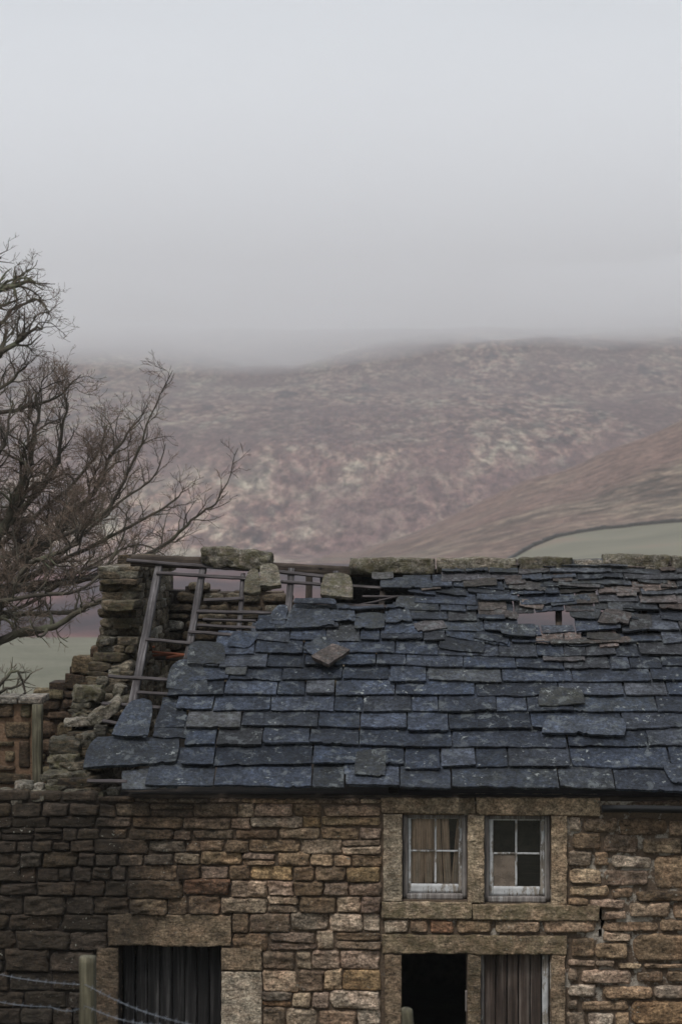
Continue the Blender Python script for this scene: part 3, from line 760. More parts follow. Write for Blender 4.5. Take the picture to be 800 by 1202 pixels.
for i in range(len(rows) - 1):
    s0 = srow[i]; e = srow[i + 1] - s0; py = rows[i]; ln = e * 1.95 + .05
    sc = .55 + .45 * (s0 < 1.2) * 1 - (.0 if s0 < 1.2 else .12 * min(1, (s0 - 1.2) / 2))
    lx = lerp_tab(left, py); x = Rxs(lx, py)[0]; th = .042 - .016 * s0 / RL; hb = th * 2.05 + .008
    k = 0
    while x < XEND + .1:
        wd = random.choice([.42, .6, .75, .9, 1.1, 1.25]) * random.uniform(.9, 1.1) * (1 if i < 3 else .82 if i < 7 else .62 if i < 12 else .5)
        if i > 12 and random.random() < .2: wd *= 1.7
        xe = x + wd; c_ = L3((x + xe) / 2, s0 + e * .4, 0); cpx, cpy = proj(c_)
        skip = any(g[0] < cpx < g[2] and g[1] < cpy < g[3] for g in gaps) or (i > 8 and random.random() < .025)
        if not skip:
            if (cpx < 490 and py in (710, 720, 731)) or (py in (743, 756) and (600 < cpx < 696 or 738 < cpx < 774)): ln_ = e * 1.12
            else: ln_ = ln
            g = random.uniform(.003, .011); up = random.uniform(-.3, 1.) * .026 + (.03 * random.random() ** 2 if i > 9 else 0)
            ds = random.gauss(0, .012 if i < 9 else .022); dr = random.gauss(0, .014 if i < 9 else .04)
            if random.random() < .09: ds -= random.uniform(.02, .06); up += .012
            t_ = th * random.uniform(.8, 1.35)
            xx0, xx1 = x + g, xe - g
            slab(roof, ((xx0 + random.uniform(0, .02), s0 + ln_), (xx1 - random.uniform(0, .02), s0 + ln_), (xx1, s0 + ds + dr * wd), (xx0, s0 + ds - dr * wd)), t_, (hb + up + t_ * .3, .008), (0, 0, random.choice([0, 0, 0, 0, .06]), random.choice([0, 0, 0, 0, .06])), tone(cpx, cpy), edge=random.uniform(.004, .014), step=.032)
        x = xe; k += 1
def hq(px4):      # pixel corners measured on the photo -> roof coordinates
    return tuple(Rxs(*q) for q in px4)
hand_roof = [
 (((189, 826), (209, 824), (238, 870), (178, 870)), .035, (.09, .06), (.3, .1, .05, .1), (.2, .1, 0)),
 (((111, 867), (211, 868), (209, 901), (95, 911)), .05, (.11, .07), (.2, 0, .1, .12), (.25, .2, 0)),
 (((144, 908), (210, 900), (210, 930), (144, 932)), .035, (.06, .03), (0, 0, .05, .02), (.5, .5, 0)),
 (((203, 773), (237, 776), (247, 815), (194, 810)), .03, (.09, .07), (.5, .3, .1, .1), (.3, .3, 0)),
 (((222, 754), (264, 757), (265, 783), (219, 783)), .03, (.11, .08), (.4, .3, .05, .1), (.45, .3, 0)),
 (((272, 747), (305, 747), (294, 765), (266, 762)), .02, (.10, .08), (.2, .2, .3, .1), (.05, 0, 0)),
 (((268, 776), (291, 776), (289, 797), (264, 795)), .02, (.12, .09), (.2, .2, .1, .1), (.55, .6, 0)),
 (((322, 713), (338, 713), (334, 738), (315, 735)), .025, (.08, .07), (.5, .2, .1, .2), (.25, .2, 0)),
 (((344, 712), (387, 716), (394, 741), (333, 743)), .03, (.12, .08), (.15, .2, .1, .1), (.3, .3, 0)),
 (((389, 711), (414, 712), (418, 734), (387, 734)), .025, (.10, .07), (.1, .4, .1, .1), (.3, .4, 0)),
 (((417, 722), (450, 723), (452, 743), (415, 743)), .03, (.11, .08), (.3, .2, .1, .1), (.25, .6, 0)),
 (((456, 715), (478, 716), (484, 735), (451, 736)), .025, (.10, .08), (.6, .2, .1, .1), (.3, .2, 0)),
 (((464, 700), (505, 704), (499, 722), (464, 722)), .025, (.07, .05), (.3, .1, .1, .1), (.5, .5, 0)),
 (((446, 683), (506, 682), (508, 696), (446, 695)), .03, (.11, .09), (.1, .3, .1, .1), (.35, .3, 0)),
 (((436, 676), (461, 676), (462, 685), (436, 685)), .025, (.12, .1), (.1, .1, .1, .1), (.7, .7, 0)),
 (((560, 711), (608, 721), (609, 730), (561, 727)), .025, (.09, .08), (.3, .3, .2, .1), (.85, .2, 0)),
 (((670, 713), (706, 715), (701, 730), (666, 727)), .025, (.10, .08), (.1, .1, .1, .3), (.5, .3, 0)),
 (((629, 740), (660, 741), (660, 756), (628, 755)), .02, (.085, .07), (.4, .1, .05, .1), (1, 0, 0)),
 (((661, 741), (681, 743), (681, 756), (663, 755)), .02, (.085, .07), (.2, .1, .05, .1), (1, 0, 0)),
 (((739, 723), (764, 723), (764, 742), (737, 742)), .025, (.09, .07), (.1, .1, .1, .1), (.7, .2, 0)),
 (((405, 876), (424, 880), (420, 917), (403, 916)), .03, (.09, .07), (.1, .1, .1, .1), (.2, 0, 0)),
]
for px4, th, lift, kc, tn in hand_roof: slab(roof, hq(px4), th, lift, kc, tn, edge=.014, step=.035)
for _ in range(26):      # slipped and lifted pieces in the disturbed strip below the ridge
    px, py = random.uniform(500, 775), random.choice([random.gauss(712, 9), random.gauss(752, 8), random.gauss(690, 6)])
    if any(g[0] - 14 < px < g[2] + 14 and g[1] - 8 < py < g[3] + 8 for g in gaps): continue
    cx_, cs_ = Rxs(px, py); hw, hh_, an = random.uniform(.12, .3), random.uniform(.07, .13), random.gauss(0, .13); ca, sa = math.cos(an), math.sin(an)
    slab(roof, tuple((cx_ + a * ca - b * sa, cs_ + a * sa + b * ca) for a, b in ((-hw, hh_), (hw, hh_), (hw, -hh_), (-hw, -hh_))), random.uniform(.02, .035), (random.uniform(.09, .12), .07), (.1, .1, .05, .05), (random.choice([.3, .6, .75, .85, .95]), random.random() * .5, 0), edge=.016, step=.035)
roof_o = roof.build('roof', M['slate'], cottage, origin=(XG, YE, ZE))

# loose slates: lying on the roof, things of their own
def loose(name, label, cat, px4, th, lift, kc, tn, mat='slate', group=None, rough=.008):
    q = hq(px4); mb = MB(); slab(mb, q, th, lift, kc, tn, edge=.018, step=.03, rough=rough)
    c_ = L3(sum(a[0] for a in q) / 4, sum(a[1] for a in q) / 4, lift[0] - th)
    return tag(mb.build(name, M[mat], origin=c_), label, cat, group)
loose('loose_slate', 'upright dark slate with rounded top, lowest left on the roof edge by the leaning rafter', 'slate', ((152, 823), (182, 824), (175, 874), (131, 872)), .04, (.15, .11), (.35, .35, .06, .06), (.15, .2, 0))
loose('loose_slate', 'thick brown slate lying askew across the courses in mid roof', 'slate', ((390, 764), (412, 772), (386, 794), (365, 783)), .07, (.24, .17), (.05, .1, .08, .05), (.93, .2, 0))
loose('loose_slate', 'blue grey slate turned diagonally under the thick brown one', 'slate', ((378, 752), (402, 761), (374, 777), (354, 766)), .03, (.13, .12), (.1, .1, .1, .1), (.2, .3, 0))
loose('loose_slate', 'thin slate lying flat along the bottom of the ridge opening', 'slate', ((346, 711), (394, 712), (395, 719), (345, 717)), .03, (.17, .16), (.1, .1, .1, .1), (.3, 0, 0))
loose('loose_slate', 'long dark slate slipped over the lower courses at right', 'slate', ((640, 845), (731, 849), (734, 873), (633, 868)), .045, (.15, .12), (.1, .08, .1, .05), (.3, .3, 0))
loose('loose_slate', 'pale lichened slate with clipped corners above the long slipped one', 'slate', ((634, 811), (681, 813), (686, 833), (629, 835)), .03, (.14, .11), (.1, .1, .05, .2), (.5, .7, 0))
loose('loose_slate', 'pale brown topped slate slipped to the eave above the left window', 'slate', ((418, 889), (453, 884), (452, 922), (415, 919)), .035, (.14, .12), (.05, .05, .1, .05), (.45, .4, 0))
loose('loose_slate', 'dark slate with rounded left end lying on the upper right courses', 'slate', ((590, 735), (628, 736), (628, 752), (584, 750)), .035, (.15, .11), (.3, .1, .1, .3), (.2, .4, 0))
loose('loose_slate', 'tilted brownish slate below the upper right gap in the courses', 'slate', ((709, 720), (741, 724), (737, 740), (699, 737)), .035, (.14, .12), (.3, .1, .1, .1), (.85, .2, 0))
loose('loose_slate', 'dark triangular slate hanging at the eave near the right edge', 'slate', ((775, 905), (812, 904), (806, 926), (786, 929)), .03, (.14, .12), (.1, .1, .1, .3), (.25, .2, 0))
loose('stone_slab', 'square mossy stone slab hung on the ridge battens over the hole', 'stone slab', ((379, 678), (412, 679), (415, 711), (375, 708)), .06, (.17, .13), (.35, .3, .05, .1), (.9, 1, 0), 'boulder')
loose('stone_slab', 'rounded pale stone slab beside the ridge block, right one of a pair', 'stone slab', ((306, 670), (327, 671), (331, 697), (305, 699)), .07, (.18, .15), (.3, .35, .05, .05), (.62, .6, 0), 'boulder')
loose('stone_slab', 'small tilted stone slab below the mossy ridge block, left one of a pair', 'stone slab', ((291, 677), (304, 675), (308, 705), (286, 704)), .07, (.16, .14), (.45, .3, .2, .1), (.55, .6, 0), 'boulder')

# ---------- ridge stones (sub-parts of the roof)
def ridge(px0, px1, pyt, pyb, tn, name='ridge_stone', tilt=0., th=.3, parent=None, label=None, k=.12, amp=.02):
    cx = (px0 + px1) / 2; a = P(px0, (pyt + pyb) / 2, YR).x; b = P(px1, (pyt + pyb) / 2, YR).x
    z1, z0 = P(cx, pyt, YR).z, P(cx, pyb, YR).z; mb = MB()
    rough_box(mb, frame(((a + b) / 2, YR, (z0 + z1) / 2), 0, tilt, random.uniform(-.03, .03)), (b - a - .008, th, z1 - z0), k * .7, amp, 5, (max(8, int((b - a) / .04)), 8, 8), tn, chips=5)
    o = mb.build(name, M['boulder'], parent, origin=((a + b) / 2, YR, z0)) 
    if label: o['label'] = label
    return o
ridge(410, 511, 655, 674, (.75, .9, 0), parent=roof_o); ridge(512, 606, 655, 673, (.7, .8, 0), parent=roof_o); ridge(607, 671, 654, 672, (.8, .9, 0), parent=roof_o)
ridge(673, 705, 657, 674, (1, .1, 0), parent=roof_o, label='short pale broken ridge stone'); ridge(706, 784, 651, 669, (.75, .8, 0), parent=roof_o); ridge(785, 872, 652, 670, (.8, .7, 0), parent=roof_o)
ridge(873, 1010, 654, 671, (.5, .7, 0), parent=roof_o)
tag(ridge(236, 320, 644, 667, (.7, 1, 0), 'ridge_block', tilt=.085, th=.34, k=.22, amp=.03), 'long mossy stone block lying loose on the bare ridge timbers', 'stone block')
for a_, b_ in ((706, 745), (746, 800), (800, 900)):   # mortar bed under the right hand ridge stones
    ridge(a_, b_, 667, 675, (.95, 0, 0), name='ridge_bedding', parent=roof_o, amp=.03)

# ---------- roof timbers
def beam(name, p0, p1, w_, h_, mat, parent, upv=None, jit=.004, label=None):
    d = (p1 - p0); L_ = d.length; X = d.normalized(); upv = upv or RN; Y = upv.cross(X).normalized(); Z = X.cross(Y)
    mb = MB(); rough_box(mb, (Vector((0, 0, 0)), *AX), (L_, w_, h_), .02, jit * 1.8, 4, (max(6, int(L_ / .07)), 3, 3), (random.random(), 0, 0))
    o = mb.build(name, mat, None)
    m = Matrix((X, Y, Z)).transposed().to_4x4(); m.translation = (p0 + p1) / 2 - (world_loc(parent) if parent else Vector())
    o.parent = parent; o.matrix_local = m
    if label: o['label'] = label
    return o
def rp(px, py, h=0.): x, s = Rxs(px, py); return L3(x, s, h)
def rafter(pxt, pyt, pxb, pyb, w_=.085, h=-.05, mat='rafter', **k): return beam('rafter', rp(pxt, pyt, h), rp(pxb, pyb, h), w_, .1, M[mat], roof_o, **k)
rafter(188, 653, 153, 832, .095); rafter(239, 656, 219, 770, .085); rafter(285, 672, 279, 750, .06); rafter(342, 665, 337, 720, .085); rafter(394, 668, 392, 690, .075)
rafter(449, 690, 446, 724, .075, mat='darkwood'); rafter(560, 675, 556, 900, .08, h=-.2, mat='darkwood'); rafter(655, 675, 660, 900, .08, h=-.2, mat='darkwood'); rafter(755, 675, 770, 900, .08, h=-.2, mat='darkwood')
bt = [(149, 660, 333, 672, .055), (184, 674, 305, 681, .05), (239, 706, 287, 703, .05), (231, 719, 332, 719, .045), (232, 735, 316, 738, .04), (221, 742, 282, 747, .045), (171, 749, 226, 755, .045),
      (127, 792, 200, 796, .045), (160, 811, 212, 814, .04), (119, 825, 188, 830, .045), (120, 846, 140, 848, .04), (103, 920, 150, 922, .045), (319, 671, 384, 677, .05), (330, 683, 448, 690, .045),
      (360, 709, 470, 713, .045), (238, 728, 300, 729, .03), (425, 700, 540, 702, .03), (396, 716, 470, 700, .018)]
for a, b, c_, d_, w_ in bt:
    beam('batten', rp(a, b, .03), rp(c_, d_, .03 + random.uniform(-.01, .01)), w_, .025, M['lath'], roof_o)
# ridge board and purlins
beam('ridge_board', Vector((P(153, 655, YR).x, YR + .06, P(153, 658, YR).z)), Vector((P(236, 662, YR).x, YR + .06, P(236, 661, YR).z)), .03, .17, M['darkwood'], roof_o, upv=Vector((0, 0, 1)))
beam('ridge_board', Vector((P(310, 664, YR).x, YR + .04, P(310, 666, YR).z)), Vector((P(560, 676, YR).x, YR + .04, P(560, 678, YR).z)), .03, .14, M['darkwood'], roof_o, upv=Vector((0, 0, 1)))
for s_, a, b in ((1.0, 300, 1010), (2.4, 420, 1010)):
    xa = Rxs(a, 800 if s_ < 2 else 720)[0]; beam('purlin', L3(xa, s_, -.2), L3(XEND - .3, s_, -.2), .16, .16, M['darkwood'], roof_o)
beam('purlin', Vector((XGI - .3, 24.6, P(0, 768, 24.6).z)), Vector((P(300, 780, 24.6).x, 24.6, P(0, 776, 24.6).z)), .1, .1, M['darkwood'], roof_o, upv=Vector((0, 0, 1)))
beam('purlin', Vector((P(363, 700, 25.2).x, 25.2, 6.3)), Vector((P(358, 800, 25.2).x, 25.2, 3.7)), .1, .1, M['darkwood'], roof_o, upv=Vector((0, 1, 0)), label='leaning black timber inside the hole')
mt_ = wood('rotten red lath', [(.10, .03, .018), (.22, .07, .035), (.33, .13, .07)], 0)
for a, b, c_, d_ in ((139, 768, 182, 759), (150, 771, 205, 768), (178, 765, 229, 770), (195, 772, 232, 766)):
    beam('batten', P(a, b, 24.2), P(c_, d_, 24.3), .05, .03, mt_, roof_o, upv=Vector((0, 0, 1)), label='broken reddish lath')
# rear roof slope, slated, open at the left and one hole further right
rr = MB()
ridgeY, eaveY, eaveZ = YR + .05, 26.95, 3.62
def RB(x, s, h):
    f = s; return Vector((x, ridgeY + (eaveY - ridgeY) * (1 - f), eaveZ + (ZR - .06 - eaveZ) * f + h))
hx0, hx1 = P(606, 730, 24.3).x, P(690, 730, 24.3).x
nr = 9
for i in range(nr):
    x = P(378, 700, 24).x if i > 4 else P(460, 800, 25).x; s0 = i / nr; s1 = s0 + 1 / nr * 1.4
    while x < XEND + .1:
        wd = random.uniform(.4, .9); f = i / nr
        if not (hx0 - .2 < x + wd / 2 < hx1 + .15 and .5 < f < .85):
            slab(rr, ((x + wd, min(1, s1)), (x, min(1, s1)), (x, s0), (x + wd, s0)), .03, (.06, .01), tint=(random.random() * .6, .2, 0), step=.2, placer=RB)
        x += wd
rr.build('roof', M['slate'], cottage, origin=(0, YR, 3.6))['label'] = 'rear slope of the roof'
# wall plate in shade, gutter at right
beam('wall_plate', Vector((fx(150), YF + .1, P(0, 936, YF).z)), Vector((XEND, YF + .1, P(0, 936, YF).z)), .16, .09, M['darkwood'], cottage, upv=Vector((0, 0, 1)))
mb = MB(); g0 = P(706, 949, 19.72); prof = []
for q in range(9):
    an = math.pi * (1 + q / 8); prof.append((math.cos(an) * .07, math.sin(an) * .075))
prof += [(c_ * .88, d_ * .88) for c_, d_ in prof[::-1]]
nseg = 14; vs = []
for i in range(nseg + 1):
    x = g0.x + (XEND - g0.x) * i / nseg; dz = -.012 * i / nseg + .008 * nz(x * 2)
    vs += [(x, 19.72 + a, g0.z + .03 + b + dz) for a, b in prof]
n = len(prof); mb.add(vs, [(i * n + q, i * n + (q + 1) % n, (i + 1) * n + (q + 1) % n, (i + 1) * n + q) for i in range(nseg) for q in range(n)] + [tuple(range(n))])
go = mb.build('gutter', M['gutter'], cottage, origin=g0)
for x in (g0.x + .3, g0.x + 1.2, g0.x + 2.4): mb = MB(); box(mb, (x, 19.66, g0.z - .04), (x + .02, 19.99, g0.z - .028)); mb.build('bracket', M['gutter'], go)

# ---------- boards leaning behind the left window (inside the room)
for i, (a0, b0, a1, b1, c_) in enumerate(((481, 1046, 483, 960, 16), (498, 1046, 497, 960, 10), (509, 1046, 505, 960, 11), (521, 1046, 517, 960, 9), (528, 1046, 536, 962, 9))):
    lab = ['widest pale board leaning behind the left window, leftmost of five', 'narrow brown board second from left behind the left window', 'pale board at the middle bar behind the left window',
           'brown board just right of the middle bar behind the left window', 'slanting board at the right side behind the left window'][i]
    p0 = P(a0 + c_ / 2, b0, 20.165 + .012 * i); p1 = P(a1 + c_ / 2, b1, 20.165 + .012 * i)
    mb = MB(); rough_box(mb, (Vector((0, 0, 0)), *AX), (c_ / 100, .025, (p1 - p0).length), .02, .003, 4, (3, 2, 10))
    o = tag(mb.build('loose_board', M['board']), lab, 'board', 'boards leaning behind the left window'); Z = (p1 - p0).normalized(); X = Vector((1, 0, 0)) - Z * Z.x; X.normalize(); Y = Z.cross(X)
    m = Matrix((X, Y, Z)).transposed().to_4x4(); m.translation = (p0 + p1) / 2; o.matrix_local = m

# ================================================================== walls at the left
# low ruined wall behind the gable
YL = 24.6
rt_tab = [(-60, 845), (25, 838), (33, 824), (50, 815), (62, 800), (75, 786), (92, 775), (108, 756), (135, 745)]
FL = (Vector((0, YL, 0)), AX[0], AX[2], Vector((0, -1, 0)))
lt = lambda x: P(0, lerp_tab(rt_tab, proj((x, YL, 5))[0]), YL).z
mb = MB(); z = 2.6
while z < 5.8:
    h_ = random.uniform(.13, .26); u = -6.6
    while u < XG + .1:
        wd = random.uniform(.25, .6)
        if z + h_ < lt(u + wd / 2) + .08: 
            if z + h_ * 2 > lt(u + wd / 2): rough_box(mb, frame((u + wd / 2, YL + .2, z + h_ / 2), 0, random.uniform(-.1, .1), random.uniform(-.1, .1)), (wd, .5, h_), .08, .02, 5, (9, 6, 6), (random.random(), .2, 0), chips=5)
            else: stone_face(mb, FL, (u + .012, z + .01, u + wd - .012, z + h_ - .01), D=random.uniform(.02, .07), k=.25, tint=(random.random(), .1, 0), step=.04)
        u += wd
    z += h_
u = -6.6
while u < XG + .1:
    box(mb, (u, YL + .02, 0), (u + .3, YL + .45, lt(u + .15) - .12), (.1, 0, 0)); u += .3
tag(mb.build('ruined_wall', M['brown'], origin=(XG - 1, YL, 0)), 'crumbling brown stone wall stepping down to the left behind the broken gable', 'stone wall')
# squared masonry stub with pale pointing, at the left edge
YS = 21.4
FS = (Vector((0, YS, 0)), AX[0], AX[2], Vector((0, -1, 0)))
def rect_at(px0, py0, px1, py1, Y):
    return (P(px0, (py0 + py1) / 2, Y).x, P((px0 + px1) / 2, py1, Y).z, P(px1, (py0 + py1) / 2, Y).x, P((px0 + px1) / 2, py0, Y).z)
stub = empty('wall_stub', (P(0, 900, YS).x, YS, 0)); tag(stub, 'squared stone wall stub with pale orange pointing at the left edge', 'stone wall')
mb = MB()
for i, q in enumerate([(-60, 826, -22, 845), (-20, 825, 17, 843), (23, 826, 38, 844), (-60, 848, -8, 866), (5, 847, 37, 867), (-30, 870, 18, 876), (-50, 880, 0, 897), (5, 881, 18, 896), (21, 869, 37, 903), (-40, 899, 19, 904), (-60, 907, -5, 922), (-3, 907, 37, 922), (-60, 925, 37, 940)]):
    r = rect_at(*q, YS); stone_face(mb, FS, r, D=.025, k=.08, tint=((.9, 1, 0) if i == 2 else (random.random(), .2, 0)), step=.03, rough=.006)
mb.build('stonework', M['brown'], stub)
mb = MB(); r = rect_at(-100, 822, 38, 945, YS); box(mb, (r[0], YS + .012, 0), (r[2], YS + .4, r[3])); mb.build('wall_core', M['mortar_warm'], stub)
mb = MB()
for a, b in ((-70, -8), (-6, 21), (23, 50)):
    r = rect_at(a, 818, b, 826, YS); rough_box(mb, (Vector(((r[0] + r[2]) / 2, YS + .17, (r[1] + r[3]) / 2)), *AX), (r[2] - r[0], .46, r[3] - r[1]), .05, .008, 5, (8, 6, 3), (1, .1, 0))
mb.build('coping', M['boulder'], stub)
def post(name, label, cat, px, pyt, Y, w_, zb, mat='post', tilt=0., rnd=False, group=None):
    p1 = P(px, pyt, Y); mb = MB(); h_ = p1.z - zb
    rough_box(mb, (Vector((0, 0, h_ / 2)), *AX), (w_, w_, h_), .35 if rnd else .06, .008, 4, (6, 6, 24), (random.random(), 0, 0))
    o = tag(mb.build(name, M[mat]), label, cat, group); o.location = (p1.x, p1.y, zb); o.rotation_euler = (0, tilt, 0); return o
post('gate_post', 'dark weathered timber post against the end of the pale pointed wall stub', 'post', 44.5, 826, YS - .08, .12, 0, tilt=-.0)
o = bpy.data.objects['gate_post']

# loose stones on the wall heads
def rock(label, x0, y0, x1, y1, Y, tn, dep=.35, k=.3, amp=.02, rot=0., grp='loose stones on the broken wall heads', cat='stone', mat='boulder'):
    r = rect_at(x0, y0, x1, y1, Y); mb = MB(); c_ = ((r[0] + r[2]) / 2, Y + dep / 2, (r[1] + r[3]) / 2)
    rough_box(mb, frame(c_, random.uniform(-.1, .1), rot, random.uniform(-.2, .2)), (r[2] - r[0], dep, r[3] - r[1]), k * .6, amp, 6, (14, 10, 10), tn, chips=7)
    return tag(mb.build('loose_stone', M[mat], origin=(c_[0], c_[1], r[1])), label, cat, grp)
rock('large rounded mossy boulder on top of the small cairn by the fallen gable', 82, 806, 120, 827, 21.3, (.6, 1, 0), .4, .42, .03)
rock('flat stone directly under the mossy boulder', 82, 825, 106, 832, 21.3, (.4, .4, 0)); rock('middle flat stone of the cairn under the boulder', 83, 831, 110, 838, 21.3, (.2, .3, 0)); rock('lowest flat stone of the cairn under the boulder', 83, 837, 108, 846, 21.3, (.3, .8, 0))
rock('pale flat slab sticking out left below the cairn', 72, 845, 112, 855, 20.9, (.8, .3, 0), .5, .15)
rock('long grey slab leaning against the fallen gable right of the cairn', 100, 830, 142, 844, 20.9, (.7, .5, 0), .5, .1, .015, -.55)
rock('small upright greenish stone beside the foot of the leaning rafter', 132, 803, 146, 822, 21.6, (.8, .7, 0), .2, .3, .02, .35)
rock('rounded mossy stone behind the upright dark slate', 140, 818, 160, 834, 21.2, (.5, .6, 0), .3, .4)
rock('dark slab speckled with white lichen above the wall head', 57, 868, 94, 888, 20.5, (.25, .3, 0), .4, .1, .015, .1)
rock('yellow green mossy stone under the speckled slab', 56, 886, 93, 907, 20.4, (.5, 1, 0), .4, .25, .03)
rock('brown stone wedged beside the slate edge', 88, 862, 112, 884, 20.6, (.4, .2, 0), .4, .3, .03); rock('small reddish stone above the big left slate', 108, 852, 124, 868, 20.7, (.3, .2, 0), .3, .3, .02)
rock('upper long stone of the three stacked at the wall corner', 50, 908, 85, 917, 20.2, (.4, .6, 0), .4, .2); rock('middle stone of the three stacked at the wall corner', 54, 915, 84, 923, 20.15, (.6, .5, 0), .4, .2); rock('lowest stone of the three stacked at the wall corner', 50, 921, 74, 930, 20.1, (.3, .9, 0), .4, .25)
rock('long flat stone on the wall head left of the roof corner', 33, 929, 67, 939, 20.02, (.6, .5, 0), .45, .2); rock('wide dark flat stone on the wall head under the roof corner', 67, 929, 106, 939, 20.02, (.25, .3, 0), .45, .2)
rock('small round whitish stone on the wall head', 10, 932, 25, 944, 20.0, (1, .2, 0), .25, .4); rock('grey stone behind the small round whitish one', 14, 921, 36, 932, 20.15, (.7, .3, 0), .35, .3)
rock('dark stone at the far left end of the wall head', -8, 930, 11, 941, 20.02, (.5, .3, 0), .4, .25); rock('tiny pale stone between the flat stones on the wall head', 37, 921, 51, 930, 20.15, (.9, .3, 0), .25, .35)
rock('grey mossy stone right of the three stacked at the wall corner', 84, 906, 104, 930, 20.3, (.3, .5, 0), .35, .25, .03)
random.seed(21)
for i, (x0, y0, w_, h_, Y, lab) in enumerate([
    (118, 856, 15, 6, 20.9, 'small slate chip on the rubble left of the upright dark slate'), (96, 846, 12, 7, 21.0, 'little brown stone just under the cairn slab'),
    (124, 842, 13, 8, 21.1, 'small stone at the lower end of the leaning grey slab'), (112, 795, 14, 9, 22.0, 'brown stone on the ruin just above the mossy boulder'),
    (126, 786, 14, 8, 22.2, 'mossy stone wedged at the foot of the broken gable'), (104, 806, 12, 8, 22.0, 'small stone right behind the mossy boulder'),
    (38, 936, 14, 6, 19.97, 'small grey chip under the long flat stone on the wall head'), (110, 930, 13, 7, 20.1, 'mossy chip on the wall head below the big left slate'),
    (124, 926, 16, 8, 20.2, 'dark stone on the wall head below the lowest left slate')]):
    rock(lab, x0, y0, x0 + w_, y0 + h_, Y, (random.random(), random.random(), 0), .2, .15, .02, random.uniform(-.2, .2))
# ================================================================== fence in front
fence = empty('wire_fence', (P(103, 1122, 11).x, 11, Hnear(0, 11))); tag(fence, 'barbed wire fence with a mossy square post in front of the dark door', 'fence')
def fpost(Y, x, zt, w_=.1):
    zb = Hnear(x, Y) - .1; mb = MB(); h_ = zt - zb; rough_box(mb, (Vector((0, 0, h_ / 2)), *AX), (w_, w_ * .9, h_), .1, .006, 4, (5, 5, 24))
    o = mb.build('post', M['post'], fence); o.location = Vector((x, Y, zb)) - fence.location; return o
pt = P(103, 1122, 11); fpost(11, pt.x, pt.z)
pl = P(-40, 1118, 12.5); pr = P(292, 1262, 9.0); fpost(12.5, pl.x, pl.z + .02); fpost(8.2, P(330, 1250, 8.2).x, P(330, 1250, 8.2).z)
def wire(pts):
    fine_ = []
    for a, b in zip(pts, pts[1:]):
        n = int((b - a).length / .02)
        for k in range(n): fine_.append(a.lerp(b, k / n) + Vector((0, 0, -.03 * math.sin(math.pi * k / n))))
    mb = MB()
    for ph in (0, math.pi):
        tw = []
        for k, q in enumerate(fine_): tw.append(q + Vector((0, math.cos(k * .7 + ph) * .0025, math.sin(k * .7 + ph) * .0025)))
        tube(mb, tw, [.0012] * len(tw), 5)
    k = 6
    while k < len(fine_) - 3:
        q = fine_[k]
        for s_ in (-1, 1):
            tube(mb, [q + Vector((.006 * s_, .01, .014 * s_)), q, q + Vector((-.004, -.01, -.016 * s_))], [.0009] * 3, 4)
        k += 7
    mb.build('wire', M['wire'], fence)
wire([P(-40, 1133, 12.5), P(101, 1156, 10.94), P(228, 1204, 9.6), P(330, 1262, 8.2)])
wire([P(-40, 1164, 12.5), P(60, 1182, 11.4), P(101, 1181, 10.94), P(195, 1204, 9.8), P(330, 1290, 8.2)])
post('wooden_post', 'rounded top of a leaning mossy post in front of the open doorway', 'post', 488, 1181, 11.5, .092, Hnear(.3, 11.5) - .1, tilt=-.06, rnd=True)

